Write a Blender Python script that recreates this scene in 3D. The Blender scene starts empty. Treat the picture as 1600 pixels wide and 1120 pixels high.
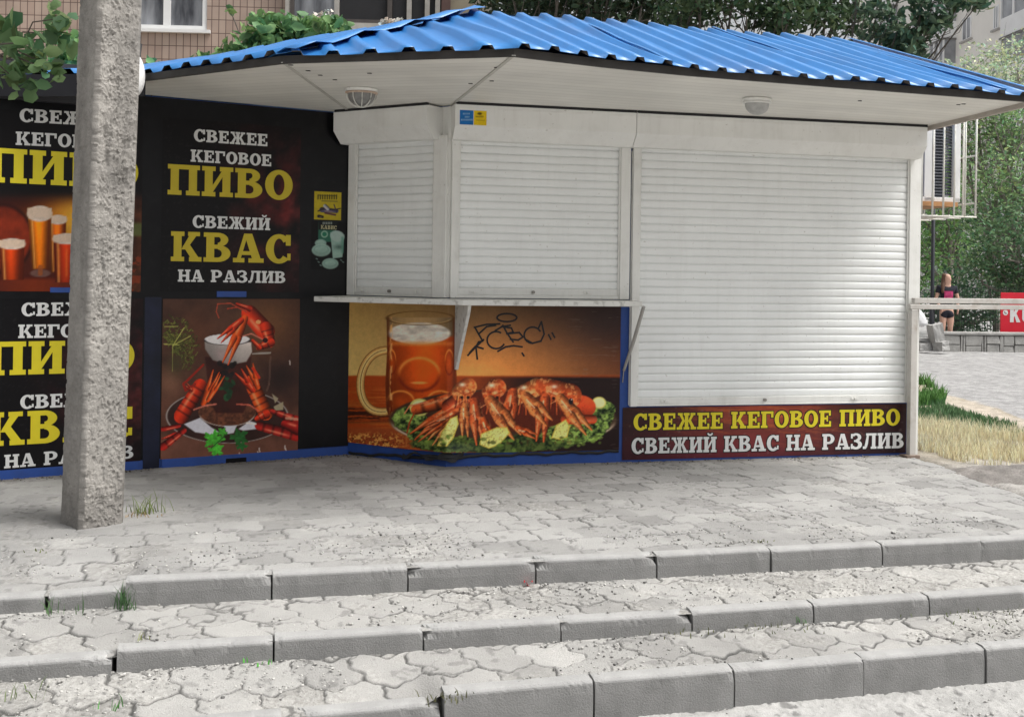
import bpy, bmesh, math, random
import numpy as np
from mathutils import Vector
random.seed(7); RNG = np.random.default_rng(7)
R = math.radians
scene = bpy.context.scene
COL = scene.collection

# ------------------------------------------------------------------ camera, world, sun, exposure
FPX, TH, EYE, H0 = 1750.0, 0.0145, 1.33, 425.0      # lens in photo pixels, roll, eye height, horizon row
cd = bpy.data.cameras.new('camera'); cam = bpy.data.objects.new('camera', cd); COL.objects.link(cam)
cd.sensor_fit = 'HORIZONTAL'; cd.sensor_width = 36; cd.lens = FPX/1600*36
cd.shift_y = -(560-H0)/1600; cd.clip_start = .05; cd.clip_end = 2000
cam.location = (0, 0, EYE)
from mathutils import Matrix
cam.matrix_world = Matrix.Translation((0, 0, EYE)) @ Matrix.Rotation(R(90), 4, 'X') @ Matrix.Rotation(TH, 4, 'Z')
scene.camera = cam
SUN_EL, SUN_AZ = R(60), R(108)      # azimuth of the sun from +Y, clockwise
wd = bpy.data.worlds.new('World'); scene.world = wd; wd.use_nodes = True
wn = wd.node_tree.nodes; wl = wd.node_tree.links
bgn = wn['Background']; sky = wn.new('ShaderNodeTexSky'); sky.sky_type = 'NISHITA'; sky.sun_disc = False
sky.sun_elevation = SUN_EL; sky.sun_rotation = SUN_AZ; sky.air_density = 1.0; sky.dust_density = 6.0; sky.ozone_density = 1.0
hs = wn.new('ShaderNodeHueSaturation'); hs.inputs['Saturation'].default_value = .13
wl.new(sky.outputs[0], hs.inputs['Color']); wl.new(hs.outputs[0], bgn.inputs['Color']); bgn.inputs['Strength'].default_value = .135
sl = bpy.data.lights.new('sun', 'SUN'); so = bpy.data.objects.new('sun', sl); COL.objects.link(so)
sl.energy = 1.9; sl.angle = R(24); sl.color = (1, .97, .92)
sd = Vector((math.sin(SUN_AZ)*math.cos(SUN_EL), math.cos(SUN_AZ)*math.cos(SUN_EL), math.sin(SUN_EL)))
so.rotation_euler = sd.to_track_quat('Z', 'Y').to_euler(); so.location = (3, -3, 12)
scene.view_settings.view_transform = 'Standard'; scene.view_settings.look = 'None'
scene.view_settings.exposure = 0.42; scene.view_settings.gamma = 1

# ------------------------------------------------------------------ measuring the place
_c, _s = math.cos(TH), math.sin(TH)
def ray(u, v):
    a, b = u-800, v-H0
    return (a*_c+b*_s)/FPX, (-a*_s+b*_c)/FPX
def gz(u, v, z=0.):
    x, d = ray(u, v); D = (EYE-z)/d
    return np.array([x*D, D, z])
def at(u, v, D):
    x, d = ray(u, v)
    return np.array([x*D, D, EYE-d*D])
def proj(P):
    P = np.asarray(P, float)
    X = P[..., 0]/P[..., 1]*FPX; Z = (EYE-P[..., 2])/P[..., 1]*FPX
    return 800+X*_c-Z*_s, H0+X*_s+Z*_c
class Plane:
    """a vertical wall plane: origin, direction along it, outward normal (towards the street)"""
    def __init__(s, deg, P, off=0):
        r = R(deg); s.e = np.array([math.cos(r), math.sin(r)]); s.n = np.array([math.sin(r), -math.cos(r)])
        s.P = np.array(P[:2], float)+s.n*off; s.deg = deg
    def off(s, o): return Plane(s.deg, s.P, o)
    def tz(s, u, v):
        x, d = ray(u, v)
        t = (s.P[0]-x*s.P[1])/(x*s.e[1]-s.e[0]); D = s.P[1]+t*s.e[1]
        return t, EYE-d*D
    def xyz(s, t, z, o=0.):
        q = s.P+s.e*t+s.n*o
        return (q[0], q[1], z)
    def grid(s, T, Z, o=0.):
        return np.stack([s.P[0]+s.e[0]*T+s.n[0]*o, s.P[1]+s.e[1]*T+s.n[1]*o, Z], -1)

# ------------------------------------------------------------------ helpers
def lin(c):
    c = np.asarray(c, float)/255.
    return np.where(c <= .04045, c/12.92, ((c+.055)/1.055)**2.4)
def L4(c, g=1.): return tuple(np.clip(lin(c)*g, 0, 1))+(1,)
def tag(o, label=None, cat=None, group=None, kind=None):
    if label: o['label'] = label
    if cat: o['category'] = cat
    if group: o['group'] = group
    if kind: o['kind'] = kind
    return o
def world_loc(o):
    p = np.zeros(3)
    while o is not None:
        p += np.array(o.location); o = o.parent
    return p
def thing(name, loc, label, cat, group=None):
    o = bpy.data.objects.new(name, None); COL.objects.link(o); o.location = tuple(loc); o.empty_display_size = .1
    return tag(o, label, cat, group)
class MB:
    """collects shapes in world coordinates; build() links them as ONE mesh object"""
    def __init__(s): s.v = []; s.f = []; s.uv = None
    def add(s, vs, fs):
        b = len(s.v); s.v += [tuple(map(float, p)) for p in vs]; s.f += [tuple(b+i for i in f) for f in fs]; return s
    def box(s, a, b):
        x0, y0, z0 = a; x1, y1, z1 = b
        return s.hexa([(x0,y0,z0),(x1,y0,z0),(x1,y1,z0),(x0,y1,z0)], [(x0,y0,z1),(x1,y0,z1),(x1,y1,z1),(x0,y1,z1)])
    def hexa(s, lo, hi):
        n = len(lo)
        return s.add(list(lo)+list(hi), [tuple(range(n))[::-1], tuple(range(n, 2*n))]+[(i, (i+1) % n, n+(i+1) % n, n+i) for i in range(n)])
    def pbox(s, pl, t0, t1, z0, z1, o0, o1):
        lo = [pl.xyz(t0,z0,o1), pl.xyz(t1,z0,o1), pl.xyz(t1,z0,o0), pl.xyz(t0,z0,o0)]
        hi = [pl.xyz(t0,z1,o1), pl.xyz(t1,z1,o1), pl.xyz(t1,z1,o0), pl.xyz(t0,z1,o0)]
        return s.hexa(lo, hi)
    def prof(s, pl, pts, t0, t1):
        """a closed profile of (out, z) points drawn along a wall from t0 to t1"""
        n = len(pts)
        a = [pl.xyz(t0, z, o) for o, z in pts]; b = [pl.xyz(t1, z, o) for o, z in pts]
        return s.add(a+b, [tuple(range(n)), tuple(range(2*n-1, n-1, -1))]+[(i, n+i, n+(i+1) % n, (i+1) % n) for i in range(n)])
    def tube(s, pts, r, n=8, cap=True):
        pts = [Vector(p) for p in pts]; rs = r if isinstance(r, (list, tuple)) else [r]*len(pts)
        vs = []; N = len(pts)
        for i, p in enumerate(pts):
            d = (pts[min(i+1, N-1)]-pts[max(i-1, 0)]).normalized()
            up = Vector((0, 0, 1)) if abs(d.z) < .95 else Vector((1, 0, 0))
            a = d.cross(up).normalized(); b = d.cross(a)
            vs += [p+(a*math.cos(2*math.pi*k/n)+b*math.sin(2*math.pi*k/n))*rs[i] for k in range(n)]
        fs = [(i*n+k, i*n+(k+1) % n, (i+1)*n+(k+1) % n, (i+1)*n+k) for i in range(N-1) for k in range(n)]
        if cap: fs += [tuple(range(n))[::-1], tuple((N-1)*n+k for k in range(n))]
        return s.add(vs, fs)
    def lathe(s, c, prof, n=20, sx=1, sy=1, rot=0):
        vs = []; m = len(prof)
        for k in range(n):
            a = 2*math.pi*k/n
            for r, z in prof:
                x, y = r*math.cos(a)*sx, r*math.sin(a)*sy
                vs.append((c[0]+x*math.cos(rot)-y*math.sin(rot), c[1]+x*math.sin(rot)+y*math.cos(rot), c[2]+z))
        fs = [(k*m+j, ((k+1) % n)*m+j, ((k+1) % n)*m+j+1, k*m+j+1) for k in range(n) for j in range(m-1)]
        return s.add(vs, fs)
    def build(s, name, mat, parent=None, smooth=False, bevel=0, loc=None):
        V = np.array(s.v, float).reshape(-1, 3)
        return mesh_obj(name, V, s.f, mat, parent, smooth, bevel, loc)
def mesh_obj(name, V, F, mat, parent=None, smooth=False, bevel=0, loc=None, col=None, uv=None):
    V = np.asarray(V, float)
    if parent is not None: org = world_loc(parent); loc = (0, 0, 0)
    else:
        if loc is None: loc = (V[:, 0].mean(), V[:, 1].mean(), V[:, 2].min())
        org = np.array(loc)
    me = bpy.data.meshes.new(name)
    if isinstance(F, np.ndarray):
        nf, k = F.shape
        me.vertices.add(len(V)); me.vertices.foreach_set('co', (V-org).astype(np.float32).ravel())
        me.loops.add(nf*k); me.loops.foreach_set('vertex_index', F.astype(np.int32).ravel())
        me.polygons.add(nf); me.polygons.foreach_set('loop_start', np.arange(0, nf*k, k, dtype=np.int32))
        me.update(calc_edges=True)
    else:
        me.from_pydata([tuple(p) for p in V-org], [], F)
    if col is not None:
        ca = me.color_attributes.new('Col', 'FLOAT_COLOR', 'POINT')
        c4 = np.ones((len(V), 4), np.float32); c4[:, :3] = col; ca.data.foreach_set('color', c4.ravel())
    if uv is not None:
        ul = me.uv_layers.new(name='UVMap')
        li = np.zeros(len(me.loops), np.int32); me.loops.foreach_get('vertex_index', li)
        ul.data.foreach_set('uv', np.asarray(uv, np.float32)[li].ravel())
    if smooth: me.polygons.foreach_set('use_smooth', [True]*len(me.polygons))
    me.materials.append(mat)
    o = bpy.data.objects.new(name, me); COL.objects.link(o); o.location = tuple(loc)
    if parent is not None: o.parent = parent
    if bevel:
        m = o.modifiers.new('bevel', 'BEVEL'); m.width = bevel; m.segments = 2; m.limit_method = 'ANGLE'
    return o
def gridfaces(nr, nc):
    i = np.arange(nr*nc).reshape(nr, nc)
    return np.stack([i[:-1, :-1], i[:-1, 1:], i[1:, 1:], i[1:, :-1]], -1).reshape(-1, 4)

def _h(ix, iy, seed):
    n = (ix.astype(np.int64)*374761393+iy.astype(np.int64)*668265263+seed*982451653) & 0xffffffff
    n = ((n ^ (n >> 13))*1274126177) & 0xffffffff
    return ((n ^ (n >> 16)) & 0xffff)/65535.
def vnoise(x, y, seed=0):
    x = np.asarray(x, float); y = np.asarray(y, float)
    ix = np.floor(x); iy = np.floor(y); fx = x-ix; fy = y-iy
    fx = fx*fx*(3-2*fx); fy = fy*fy*(3-2*fy)
    a = _h(ix, iy, seed); b = _h(ix+1, iy, seed); c = _h(ix, iy+1, seed); d = _h(ix+1, iy+1, seed)
    return (a*(1-fx)+b*fx)*(1-fy)+(c*(1-fx)+d*fx)*fy
def fbm(x, y, seed=0, o=4):
    r = 0; a = .5; t = 0
    for k in range(o):
        r = r+a*vnoise(x*2**k, y*2**k, seed+k*17); t += a; a *= .5
    return r/t
def sstep(a, b, x):
    t = np.clip((x-a)/(b-a), 0, 1); return t*t*(3-2*t)

# ------------------------------------------------------------------ materials
MATS = {}
def mat(name, base, rough=.7, var=.12, scale=6., bump=0., bscale=60., metal=0., spec=.4, attr=False, fine=0., dirt=None, dirt_amt=.0, dirt_scale=3., trans=0., coat=0.):
    if name in MATS: return MATS[name]
    m = bpy.data.materials.new(name); m.use_nodes = True; MATS[name] = m
    nt = m.node_tree; N = nt.nodes; K = nt.links; b = N['Principled BSDF']
    b.inputs['Roughness'].default_value = rough; b.inputs['Metallic'].default_value = metal; b.inputs['Specular IOR Level'].default_value = spec
    if coat: b.inputs['Coat Weight'].default_value = coat; b.inputs['Coat Roughness'].default_value = .15
    tc = N.new('ShaderNodeTexCoord')
    if attr:
        at_ = N.new('ShaderNodeVertexColor'); at_.layer_name = 'Col'; src = at_.outputs['Color']
    else:
        rgb = N.new('ShaderNodeRGB'); rgb.outputs[0].default_value = tuple(base[:3])+(1,); src = rgb.outputs[0]
    def noise(sc, det=4):
        n = N.new('ShaderNodeTexNoise'); n.inputs['Scale'].default_value = sc; n.inputs['Detail'].default_value = det
        n.inputs['Roughness'].default_value = .6
        K.new(tc.outputs['Object'], n.inputs['Vector']); return n.outputs['Fac']
    def mul(src, fac_out, lo, hi):
        mr = N.new('ShaderNodeMapRange'); mr.inputs['From Min'].default_value = .3; mr.inputs['From Max'].default_value = .7
        mr.inputs['To Min'].default_value = lo; mr.inputs['To Max'].default_value = hi; K.new(fac_out, mr.inputs['Value'])
        mx = N.new('ShaderNodeVectorMath'); mx.operation = 'SCALE'; K.new(src, mx.inputs[0]); K.new(mr.outputs[0], mx.inputs['Scale'])
        return mx.outputs[0]
    if var: src = mul(src, noise(scale), 1-var, 1+var)
    if fine: src = mul(src, noise(bscale*2.2, 3), 1-fine, 1+fine)
    if dirt is not None:
        mr = N.new('ShaderNodeMapRange'); mr.inputs['From Min'].default_value = .52; mr.inputs['From Max'].default_value = .75
        mr.inputs['To Max'].default_value = dirt_amt; K.new(noise(dirt_scale, 8), mr.inputs['Value'])
        mx = N.new('ShaderNodeMixRGB'); K.new(mr.outputs[0], mx.inputs['Fac']); K.new(src, mx.inputs['Color1']); mx.inputs['Color2'].default_value = tuple(dirt[:3])+(1,)
        src = mx.outputs[0]
    K.new(src, b.inputs['Base Color'])
    if bump:
        bp = N.new('ShaderNodeBump'); bp.inputs['Strength'].default_value = bump; bp.inputs['Distance'].default_value = .01
        K.new(noise(bscale, 6), bp.inputs['Height']); K.new(bp.outputs[0], b.inputs['Normal'])
    if trans:
        t = N.new('ShaderNodeBsdfTranslucent'); K.new(src, t.inputs['Color']); mxs = N.new('ShaderNodeMixShader'); mxs.inputs[0].default_value = trans
        K.new(b.outputs[0], mxs.inputs[1]); K.new(t.outputs[0], mxs.inputs[2]); K.new(mxs.outputs[0], N['Material Output'].inputs['Surface'])
    return m
M_white = mat('white_enamel', (.79, .79, .765), .42, .04, 3, .04, 20, dirt=(.45,.43,.38), dirt_amt=.22, dirt_scale=4)
M_slat = mat('white_shutter', (.83, .845, .835), .62, .04, 2, .03, 30, dirt=(.55,.55,.52), dirt_amt=.14, dirt_scale=3)
M_slatx = None
M_frame = mat('white_frame', (.77, .77, .74), .45, .05, 4, .03, 30, dirt=(.42,.40,.35), dirt_amt=.3, dirt_scale=6)
def grime(m, amt):
    nt = m.node_tree; N = nt.nodes; K = nt.links; b = N['Principled BSDF']; l = b.inputs['Base Color'].links[0]; src = l.from_socket
    tc = N.new('ShaderNodeTexCoord'); mp = N.new('ShaderNodeMapping'); mp.inputs['Scale'].default_value = (9, 9, .9); K.new(tc.outputs['Object'], mp.inputs[0])
    nz = N.new('ShaderNodeTexNoise'); nz.inputs['Scale'].default_value = 2.2; nz.inputs['Detail'].default_value = 7; nz.inputs['Roughness'].default_value = .7; K.new(mp.outputs[0], nz.inputs['Vector'])
    mr = N.new('ShaderNodeMapRange'); mr.inputs['From Min'].default_value = .5; mr.inputs['From Max'].default_value = .78; mr.inputs['To Max'].default_value = amt; K.new(nz.outputs['Fac'], mr.inputs['Value'])
    n2 = N.new('ShaderNodeTexNoise'); n2.inputs['Scale'].default_value = 42; n2.inputs['Detail'].default_value = 2; K.new(tc.outputs['Object'], n2.inputs['Vector'])
    m2 = N.new('ShaderNodeMapRange'); m2.inputs['From Min'].default_value = .70; m2.inputs['From Max'].default_value = .76; m2.inputs['To Max'].default_value = .45; K.new(n2.outputs['Fac'], m2.inputs['Value'])
    mx_ = N.new('ShaderNodeMath'); mx_.operation = 'MAXIMUM'; K.new(mr.outputs[0], mx_.inputs[0]); K.new(m2.outputs[0], mx_.inputs[1])
    mx = N.new('ShaderNodeMixRGB'); K.new(mx_.outputs[0], mx.inputs['Fac']); K.new(src, mx.inputs['Color1']); mx.inputs['Color2'].default_value = (.38,.35,.30,1); K.new(mx.outputs[0], b.inputs['Base Color'])
grime(M_slat, .10); grime(M_white, .16); grime(M_frame, .2)
M_blue = mat('blue_wall_paint', L4((40, 74, 146)), .5, .15, 5, .05, 40, dirt=(.02,.025,.05), dirt_amt=.6, dirt_scale=5)
M_roof = mat('blue_roof_sheet', (.038, .205, .52), .36, .12, 2.5, .015, 12, spec=.6, dirt=(.10,.15,.30), dirt_amt=.4, dirt_scale=2.2)
M_black = mat('black_film', (.005, .005, .0065), .3, .3, 4, .05, 14, spec=.22, dirt=(.02,.02,.02), dirt_amt=.25, dirt_scale=14)
M_under = mat('roof_underside', (.085,.075,.068), .8, .2, 9)
M_fascia = mat('dark_fascia', (.045, .042, .04), .75, .25, 8, .1, 40)
M_dark = mat('dark_void', (.02, .02, .022), .8)
M_metal = mat('grey_steel', (.36, .35, .33), .55, .12, 8, .08, 50, dirt=(.2,.14,.09), dirt_amt=.5, dirt_scale=9)
M_lock = mat('lock_metal', (.25, .24, .22), .4, .2, 30, metal=.6)
M_kerb = mat('kerb_concrete', (.30, .30, .292), .9, .10, 7, .5, 150, fine=.14, attr=True, dirt=(.17,.17,.165), dirt_amt=.22, dirt_scale=5)
M_pave = mat('paving_concrete', (.4,.4,.4), .92, .07, 5, .7, 150, attr=True, fine=.16)
M_ground = mat('ground_dirt', (.4,.4,.4), .95, .26, 7, .6, 40, attr=True, fine=.32)
M_stone = mat('gravel_stone', (.4,.39,.37), .9, .25, 40, attr=True)
M_print = mat('poster_print', (1,1,1), .38, .05, 9, .05, 9, attr=True, spec=.2)
M_yel = mat('yellow_letters', L4((222, 205, 38), .95), .45, .05, 9)
M_wht = mat('white_letters', L4((222, 222, 220), .95), .45, .06, 20)
M_outl = mat('black_letter_outline', (.008,.007,.007), .5, 0)
M_ink = mat('black_spray', (.012, .011, .012), .6, .2, 30)
M_yel2 = mat('yellow_letters_shaded', L4((206, 184, 40), .9), .45, .05, 9)  # darker copy of the yellow for the shadier poster, shade painted in
M_leafA = mat('leaf_green', (1,1,1), .55, .1, 8, attr=True, trans=.3, spec=.35)
M_bark = mat('bark', (.10, .085, .07), .95, .3, 9, .8, 25)
M_trimb = mat('beige_trim', (.40, .36, .32), .6, .1, 6)

# ------------------------------------------------------------------ kiosk plan
PA = gz(697, 728)
F_ = Plane(13.2, PA); W_ = Plane(-31.6, PA)
tC = W_.tz(543, 708.5)[0]
PC = W_.xyz(tC, 0); L_ = Plane(30.0, PC)
HT = 2.46
kiosk = thing('kiosk', PA, 'closed street kiosk with white roller shutters and a blue corrugated roof', 'kiosk')
tB = 3.57; tLe = -3.6
PB = F_.xyz(tB, 0); PL = L_.xyz(tLe, 0)
back = np.array([-math.sin(R(13.2)), math.cos(R(13.2))])
PBb = (PB[0]+back[0]*2.4, PB[1]+back[1]*2.4, 0); PLb = (PL[0]+back[0]*2.0, PL[1]+back[1]*2.0+.6, 0)
foot = [PL, PC, tuple(PA), PB, PBb, PLb]
m = MB(); m.hexa([(p[0], p[1], -.1) for p in foot], [(p[0], p[1], HT-.005) for p in foot]); m.build('wall', M_blue, kiosk)
# black film over the left wall, with blue strips left bare at the foot and between the posters
m = MB(); m.pbox(L_, tLe, 0, .06, HT-.01, .001, .008)
m.build('black_panel', M_black, kiosk)
m = MB()
for (u0, u1, vt, vb) in [(0, 222, 741, 758), (222, 252, 465, 737), (252, 468, 712, 735)]:
    a = L_.tz(u0, (vt+vb)/2)[0]; b = L_.tz(u1, (vt+vb)/2)[0]
    if u0 == 222: continue
    else: m.pbox(L_, a-(2. if u0 == 0 else 0), b, -.04, .055, .008, .012+.001*(u0 > 0))
m.build('blue_strip', M_blue, kiosk)
m = MB(); m.pbox(L_, L_.tz(224, 600)[0], L_.tz(250, 600)[0], .0, 1.13, .008, .0102); m.build('navy_strip', mat('navy_strip', (.008,.011,.03), .4, .4, 6, spec=.3), kiosk)
# dark header band above the far left poster
m = MB(); m.pbox(L_, tLe, -1.60, 2.355, 2.42, .008, .05); m.pbox(L_, tLe, -1.60, 2.4205, 2.60, .008, .07)
m.build('header_band', mat('dark_header', (.03,.03,.035), .5, .2, 6), kiosk)

# roller shutters
def shutter(pl, px, zs, box, name_lab):
    """px: outer frame and curtain limits (t); zs: bottom of frame, bottom of slats, top of slats; box limits"""
    f0, s0, s1, f1 = px; zb, zs0, zs1 = zs; b0, b1, bz0, bz1, cap = box
    n = int(round((zs1-zs0)/.0555)); p = (zs1-zs0)/n; pr = []
    for i in range(n):
        z = zs0+i*p
        for q, o in ((.0, .006), (.04, .0145), (.25, .0170), (.70, .0170), (.93, .0152), (.962, .009), (.98, .006)):
            pr.append((o, z+q*p))
    pr.append((.006, zs1)); k = len(pr)
    ts = np.linspace(s0-.01, s1+.01, 9)
    V = []; 
    for j, t in enumerate(ts):
        for o, z in pr: V.append(pl.xyz(t, z, o+.0016*math.sin(j*1.7+z*5)))
    sh = mesh_obj('roller_shutter', np.array(V), gridfaces(len(ts), k)[:, ::-1], M_slat, kiosk)
    tag(sh, name_lab)
    m = MB(); m.pbox(pl, f0, s0, zb, bz0+.03, .002, .042); m.pbox(pl, s0, s0+.012, zb+.02, bz0+.03, .022, .032); r = m.build('guide_rail', M_frame, sh, bevel=.003)
    m = MB(); m.pbox(pl, s1, f1, zb, bz0+.03, .002, .042); m.pbox(pl, s1-.012, s1, zb+.02, bz0+.03, .022, .032); r = m.build('guide_rail', M_frame, sh, bevel=.003)
    m = MB(); m.pbox(pl, s0, s1, zs0-.045, zs0+.002, .004, .026); m.pbox(pl, s0, s1, zb, zs0-.045, .002, .030); m.build('bottom_bar', M_frame, sh, bevel=.004)
    P_ = .19
    pr = [(.0, bz0), (.11, bz0), (P_, bz0+.085), (P_, bz1-.004), (P_-.006, bz1), (0, bz1)]
    m = MB(); m.prof(pl, pr, b0, b1); m.prof(pl, [(P_+.0, bz1-.028), (P_+.003, bz1-.028), (P_+.003, bz1-.024), (P_, bz1-.024)], b0, b1)
    m.build('shutter_box', M_white, sh, bevel=.004)
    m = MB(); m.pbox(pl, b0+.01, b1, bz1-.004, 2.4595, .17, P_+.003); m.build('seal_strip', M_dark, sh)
    for q in (.10, .46, .80):
        t = s0+(s1-s0)*q; z = zs0-.022; m = MB()
        c = pl.xyz(t, z, .027); m.tube([c, pl.xyz(t, z, .045)], .011 if q == .46 else .008, 10)
        if q != .46: m.pbox(pl, t-.03, t+.03, z-.007, z+.007, .0265, .033)
        m.build('lock', M_lock if q == .46 else M_frame, sh)
    return sh
Fo = F_.off(.19); Wo = W_.off(.19); _fz = lambda u, v: F_.tz(u, v)
b0 = Fo.tz(711, 190)[0]; bm = Fo.tz(995, 200)[0]; b1 = Fo.tz(1449, 220)[0]
sh2 = shutter(F_, (.004, F_.tz(714, 400)[0], F_.tz(966, 400)[0], F_.tz(981, 400)[0]), (1.148, 1.215, 2.25), (b0, bm-.002, 2.215, 2.446, 1), 'middle white roller shutter above the counter')
sh3 = shutter(F_, (F_.tz(984.5, 450)[0], F_.tz(995, 450)[0], F_.tz(1415, 450)[0], F_.tz(1428, 450)[0]), (.392, .45, 2.25), (bm+.002, b1, 2.215, 2.445, 1), 'wide white roller shutter over the doorway')
w0 = Wo.tz(521, 190)[0]; w1 = Wo.tz(667, 190)[0]
sh1 = shutter(W_, (W_.tz(548, 400)[0], W_.tz(559, 400)[0], W_.tz(681, 400)[0], -.004), (1.148, 1.205, 2.25), (w0, w1, 2.225, 2.446, 1), 'narrow white roller shutter on the angled side')
# white corner post between the two window shutters, dark strip above the boxes: a black seal against the soffit
m = MB(); m.hexa([(PA[0]+x, PA[1]+y, 1.15) for x, y in ((-.02,.0),(-.018,-.016),(0.003,-.034),(.016,-.016),(.02,.0))], [(PA[0]+x, PA[1]+y, 2.45) for x, y in ((-.02,.0),(-.018,-.016),(0.003,-.034),(.016,-.016),(.02,.0))])
m.build('corner_post', M_frame, kiosk)
m = MB(); m.pbox(F_, 3.557, 3.586, .0, 2.25, -.05, .0415); m.build('corner_post', M_frame, kiosk, bevel=.003)
m = MB(); m.pbox(F_, F_.tz(984, 500)[0]-.006, F_.tz(984, 500)[0]+.002, .40, 2.2, .002, .02); m.build('door_post', M_frame, kiosk, bevel=.003)

m = MB(); m.pbox(W_, -.30, -.001, 2.16, 2.452, .001, .004); m.build('corner_panel', M_frame, kiosk)
m = MB(); m.pbox(F_, .001, .12, 2.16, 2.452, .001, .004); m.build('corner_panel', M_frame, kiosk)
# counter board with two brackets
cz = 1.143
pts = [at(490, 466, 7.72), at(607, 468, 7.50), at(724, 470, 7.31), at(864, 474, 7.42), at(1004, 479, 7.60)]
inner = [F_.xyz(1.31, 0, .004), tuple(PA), W_.xyz(tC-.06, 0, .004)]
ring = [(p[0], p[1]) for p in pts]+[(p[0], p[1]) for p in inner]
m = MB(); m.hexa([(x, y, cz-.036) for x, y in ring], [(x, y, cz) for x, y in ring])
M_ctr = mat('chipped_counter', (.66,.655,.62), .5, .06, 5, .06, 30, dirt=(.12,.10,.08), dirt_amt=.85, dirt_scale=17)
counter = m.build('counter', M_ctr, kiosk, bevel=.006)
def bracket(t, top_out, dx, z0, twist):
    q = F_.xyz(t, 0, .006); n2 = np.array([F_.n[0]+twist*F_.e[0], F_.n[1]+twist*F_.e[1]])
    def P(o, z, th): return (q[0]+n2[0]*o+F_.e[0]*th, q[1]+n2[1]*o+F_.e[1]*th, z)
    a = [(0, cz-.037), (top_out, cz-.037), (top_out-.02, cz-.09), (.045, z0+.03), (.03, z0), (0, z0)]
    m = MB(); n = len(a); V = [P(o, z, 0) for o, z in a]+[P(o, z, dx) for o, z in a]
    m.add(V, [tuple(range(n)), tuple(range(2*n-1, n-1, -1))]+[(i, n+i, n+(i+1) % n, (i+1) % n) for i in range(n)])
    return m
bracket(.045, .31, .022, .66, .10).build('bracket', M_ctr, counter, bevel=.003)
# the right bracket is a bare diagonal strut, bent and coming loose
m = MB(); a0 = F_.xyz(1.262, .645, .012); a1 = F_.xyz(1.29, .86, .13); a2 = F_.xyz(1.31, 1.105, .27)
m.tube([a0, a1, a2], [.010, .014, .014], 6); m.tube([F_.xyz(1.255, .56, .01), a0], .004, 5); m.build('bracket', M_metal, counter)

# soffit
E = [gz(-60, 137, 2.46), gz(100, 125, 2.46), gz(225, 124.5, 2.46), gz(442, 97, 2.46), gz(803, 86, 2.46), gz(945, 103, 2.46), gz(1080, 116.5, 2.46), gz(1320, 135.5, 2.46), gz(1616, 158, 2.46)]
E[0] = np.array([E[1][0]-1.1, E[1][1]+.1, 2.46])
Epts = [np.array(p) for p in E]
wallpts = [L_.xyz(-3.5, HT), L_.xyz(-1.9, HT), L_.xyz(-1.45, HT), L_.xyz(-.02, HT), tuple((PA[0], PA[1], HT))]
def soff(quad, deg):
    """a sector of the soffit with its planks running along direction deg"""
    P = np.array(quad); e = np.array([math.cos(R(deg)), math.sin(R(deg))]); n = np.array([-e[1], e[0]])
    uv = np.stack([P[:, :2]@e, P[:, :2]@n], -1)
    return P, uv
Wl = lambda t, pl: np.array(pl.xyz(t, HT))
secs = [([Epts[0], Epts[1], Epts[2], Epts[3], Wl(-.02, L_), Wl(-1.45, L_), Wl(-3.5, L_)], -20),
        ([Epts[3], Epts[4], np.array([PA[0], PA[1], HT]), Wl(tC, W_)], -12),
        ([Epts[4], Epts[5], Epts[6], Epts[7], Epts[8], Wl(tB+.05, F_), np.array([PA[0], PA[1], HT])], 19)]
V = []; FC = []; UV = []
for q, dg in secs:
    P, uv = soff(q, dg); b = len(V); V += list(P); UV += list(uv); FC.append(tuple(range(b, b+len(P)))[::-1])
M_soff = bpy.data.materials.new('soffit_planks'); M_soff.use_nodes = True
nt = M_soff.node_tree; N = nt.nodes; K = nt.links; b = N['Principled BSDF']; b.inputs['Roughness'].default_value = .5
uvn = N.new('ShaderNodeUVMap'); sp = N.new('ShaderNodeSeparateXYZ'); K.new(uvn.outputs[0], sp.inputs[0])
md = N.new('ShaderNodeMath'); md.operation = 'MULTIPLY'; md.inputs[1].default_value = 1/.1; K.new(sp.outputs['Y'], md.inputs[0])
fr = N.new('ShaderNodeMath'); fr.operation = 'FRACT'; K.new(md.outputs[0], fr.inputs[0])
gt = N.new('ShaderNodeMapRange'); gt.inputs['From Min'].default_value = .0; gt.inputs['From Max'].default_value = .10; K.new(fr.outputs[0], gt.inputs['Value'])
fl = N.new('ShaderNodeMath'); fl.operation = 'FLOOR'; K.new(md.outputs[0], fl.inputs[0])
wnz = N.new('ShaderNodeTexWhiteNoise'); wnz.noise_dimensions = '1D'; K.new(fl.outputs[0], wnz.inputs['W'])
mr = N.new('ShaderNodeMapRange'); mr.inputs['To Min'].default_value = .93; mr.inputs['To Max'].default_value = 1.0; K.new(wnz.outputs['Value'], mr.inputs['Value'])
mx = N.new('ShaderNodeMixRGB'); mx.inputs['Color1'].default_value = (.60,.59,.55,1); mx.inputs['Color2'].default_value = (.80,.785,.735,1); K.new(gt.outputs[0], mx.inputs['Fac'])
tc = N.new('ShaderNodeTexCoord'); nz = N.new('ShaderNodeTexNoise'); nz.inputs['Scale'].default_value = 1.8; nz.inputs['Detail'].default_value = 6; K.new(tc.outputs['Object'], nz.inputs['Vector'])
mr2 = N.new('ShaderNodeMapRange'); mr2.inputs['From Min'].default_value = .35; mr2.inputs['From Max'].default_value = .7; mr2.inputs['To Min'].default_value = 1.03; mr2.inputs['To Max'].default_value = .86; K.new(nz.outputs['Fac'], mr2.inputs['Value'])
mm = N.new('ShaderNodeMath'); mm.operation = 'MULTIPLY'; K.new(mr.outputs[0], mm.inputs[0]); K.new(mr2.outputs[0], mm.inputs[1])
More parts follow.
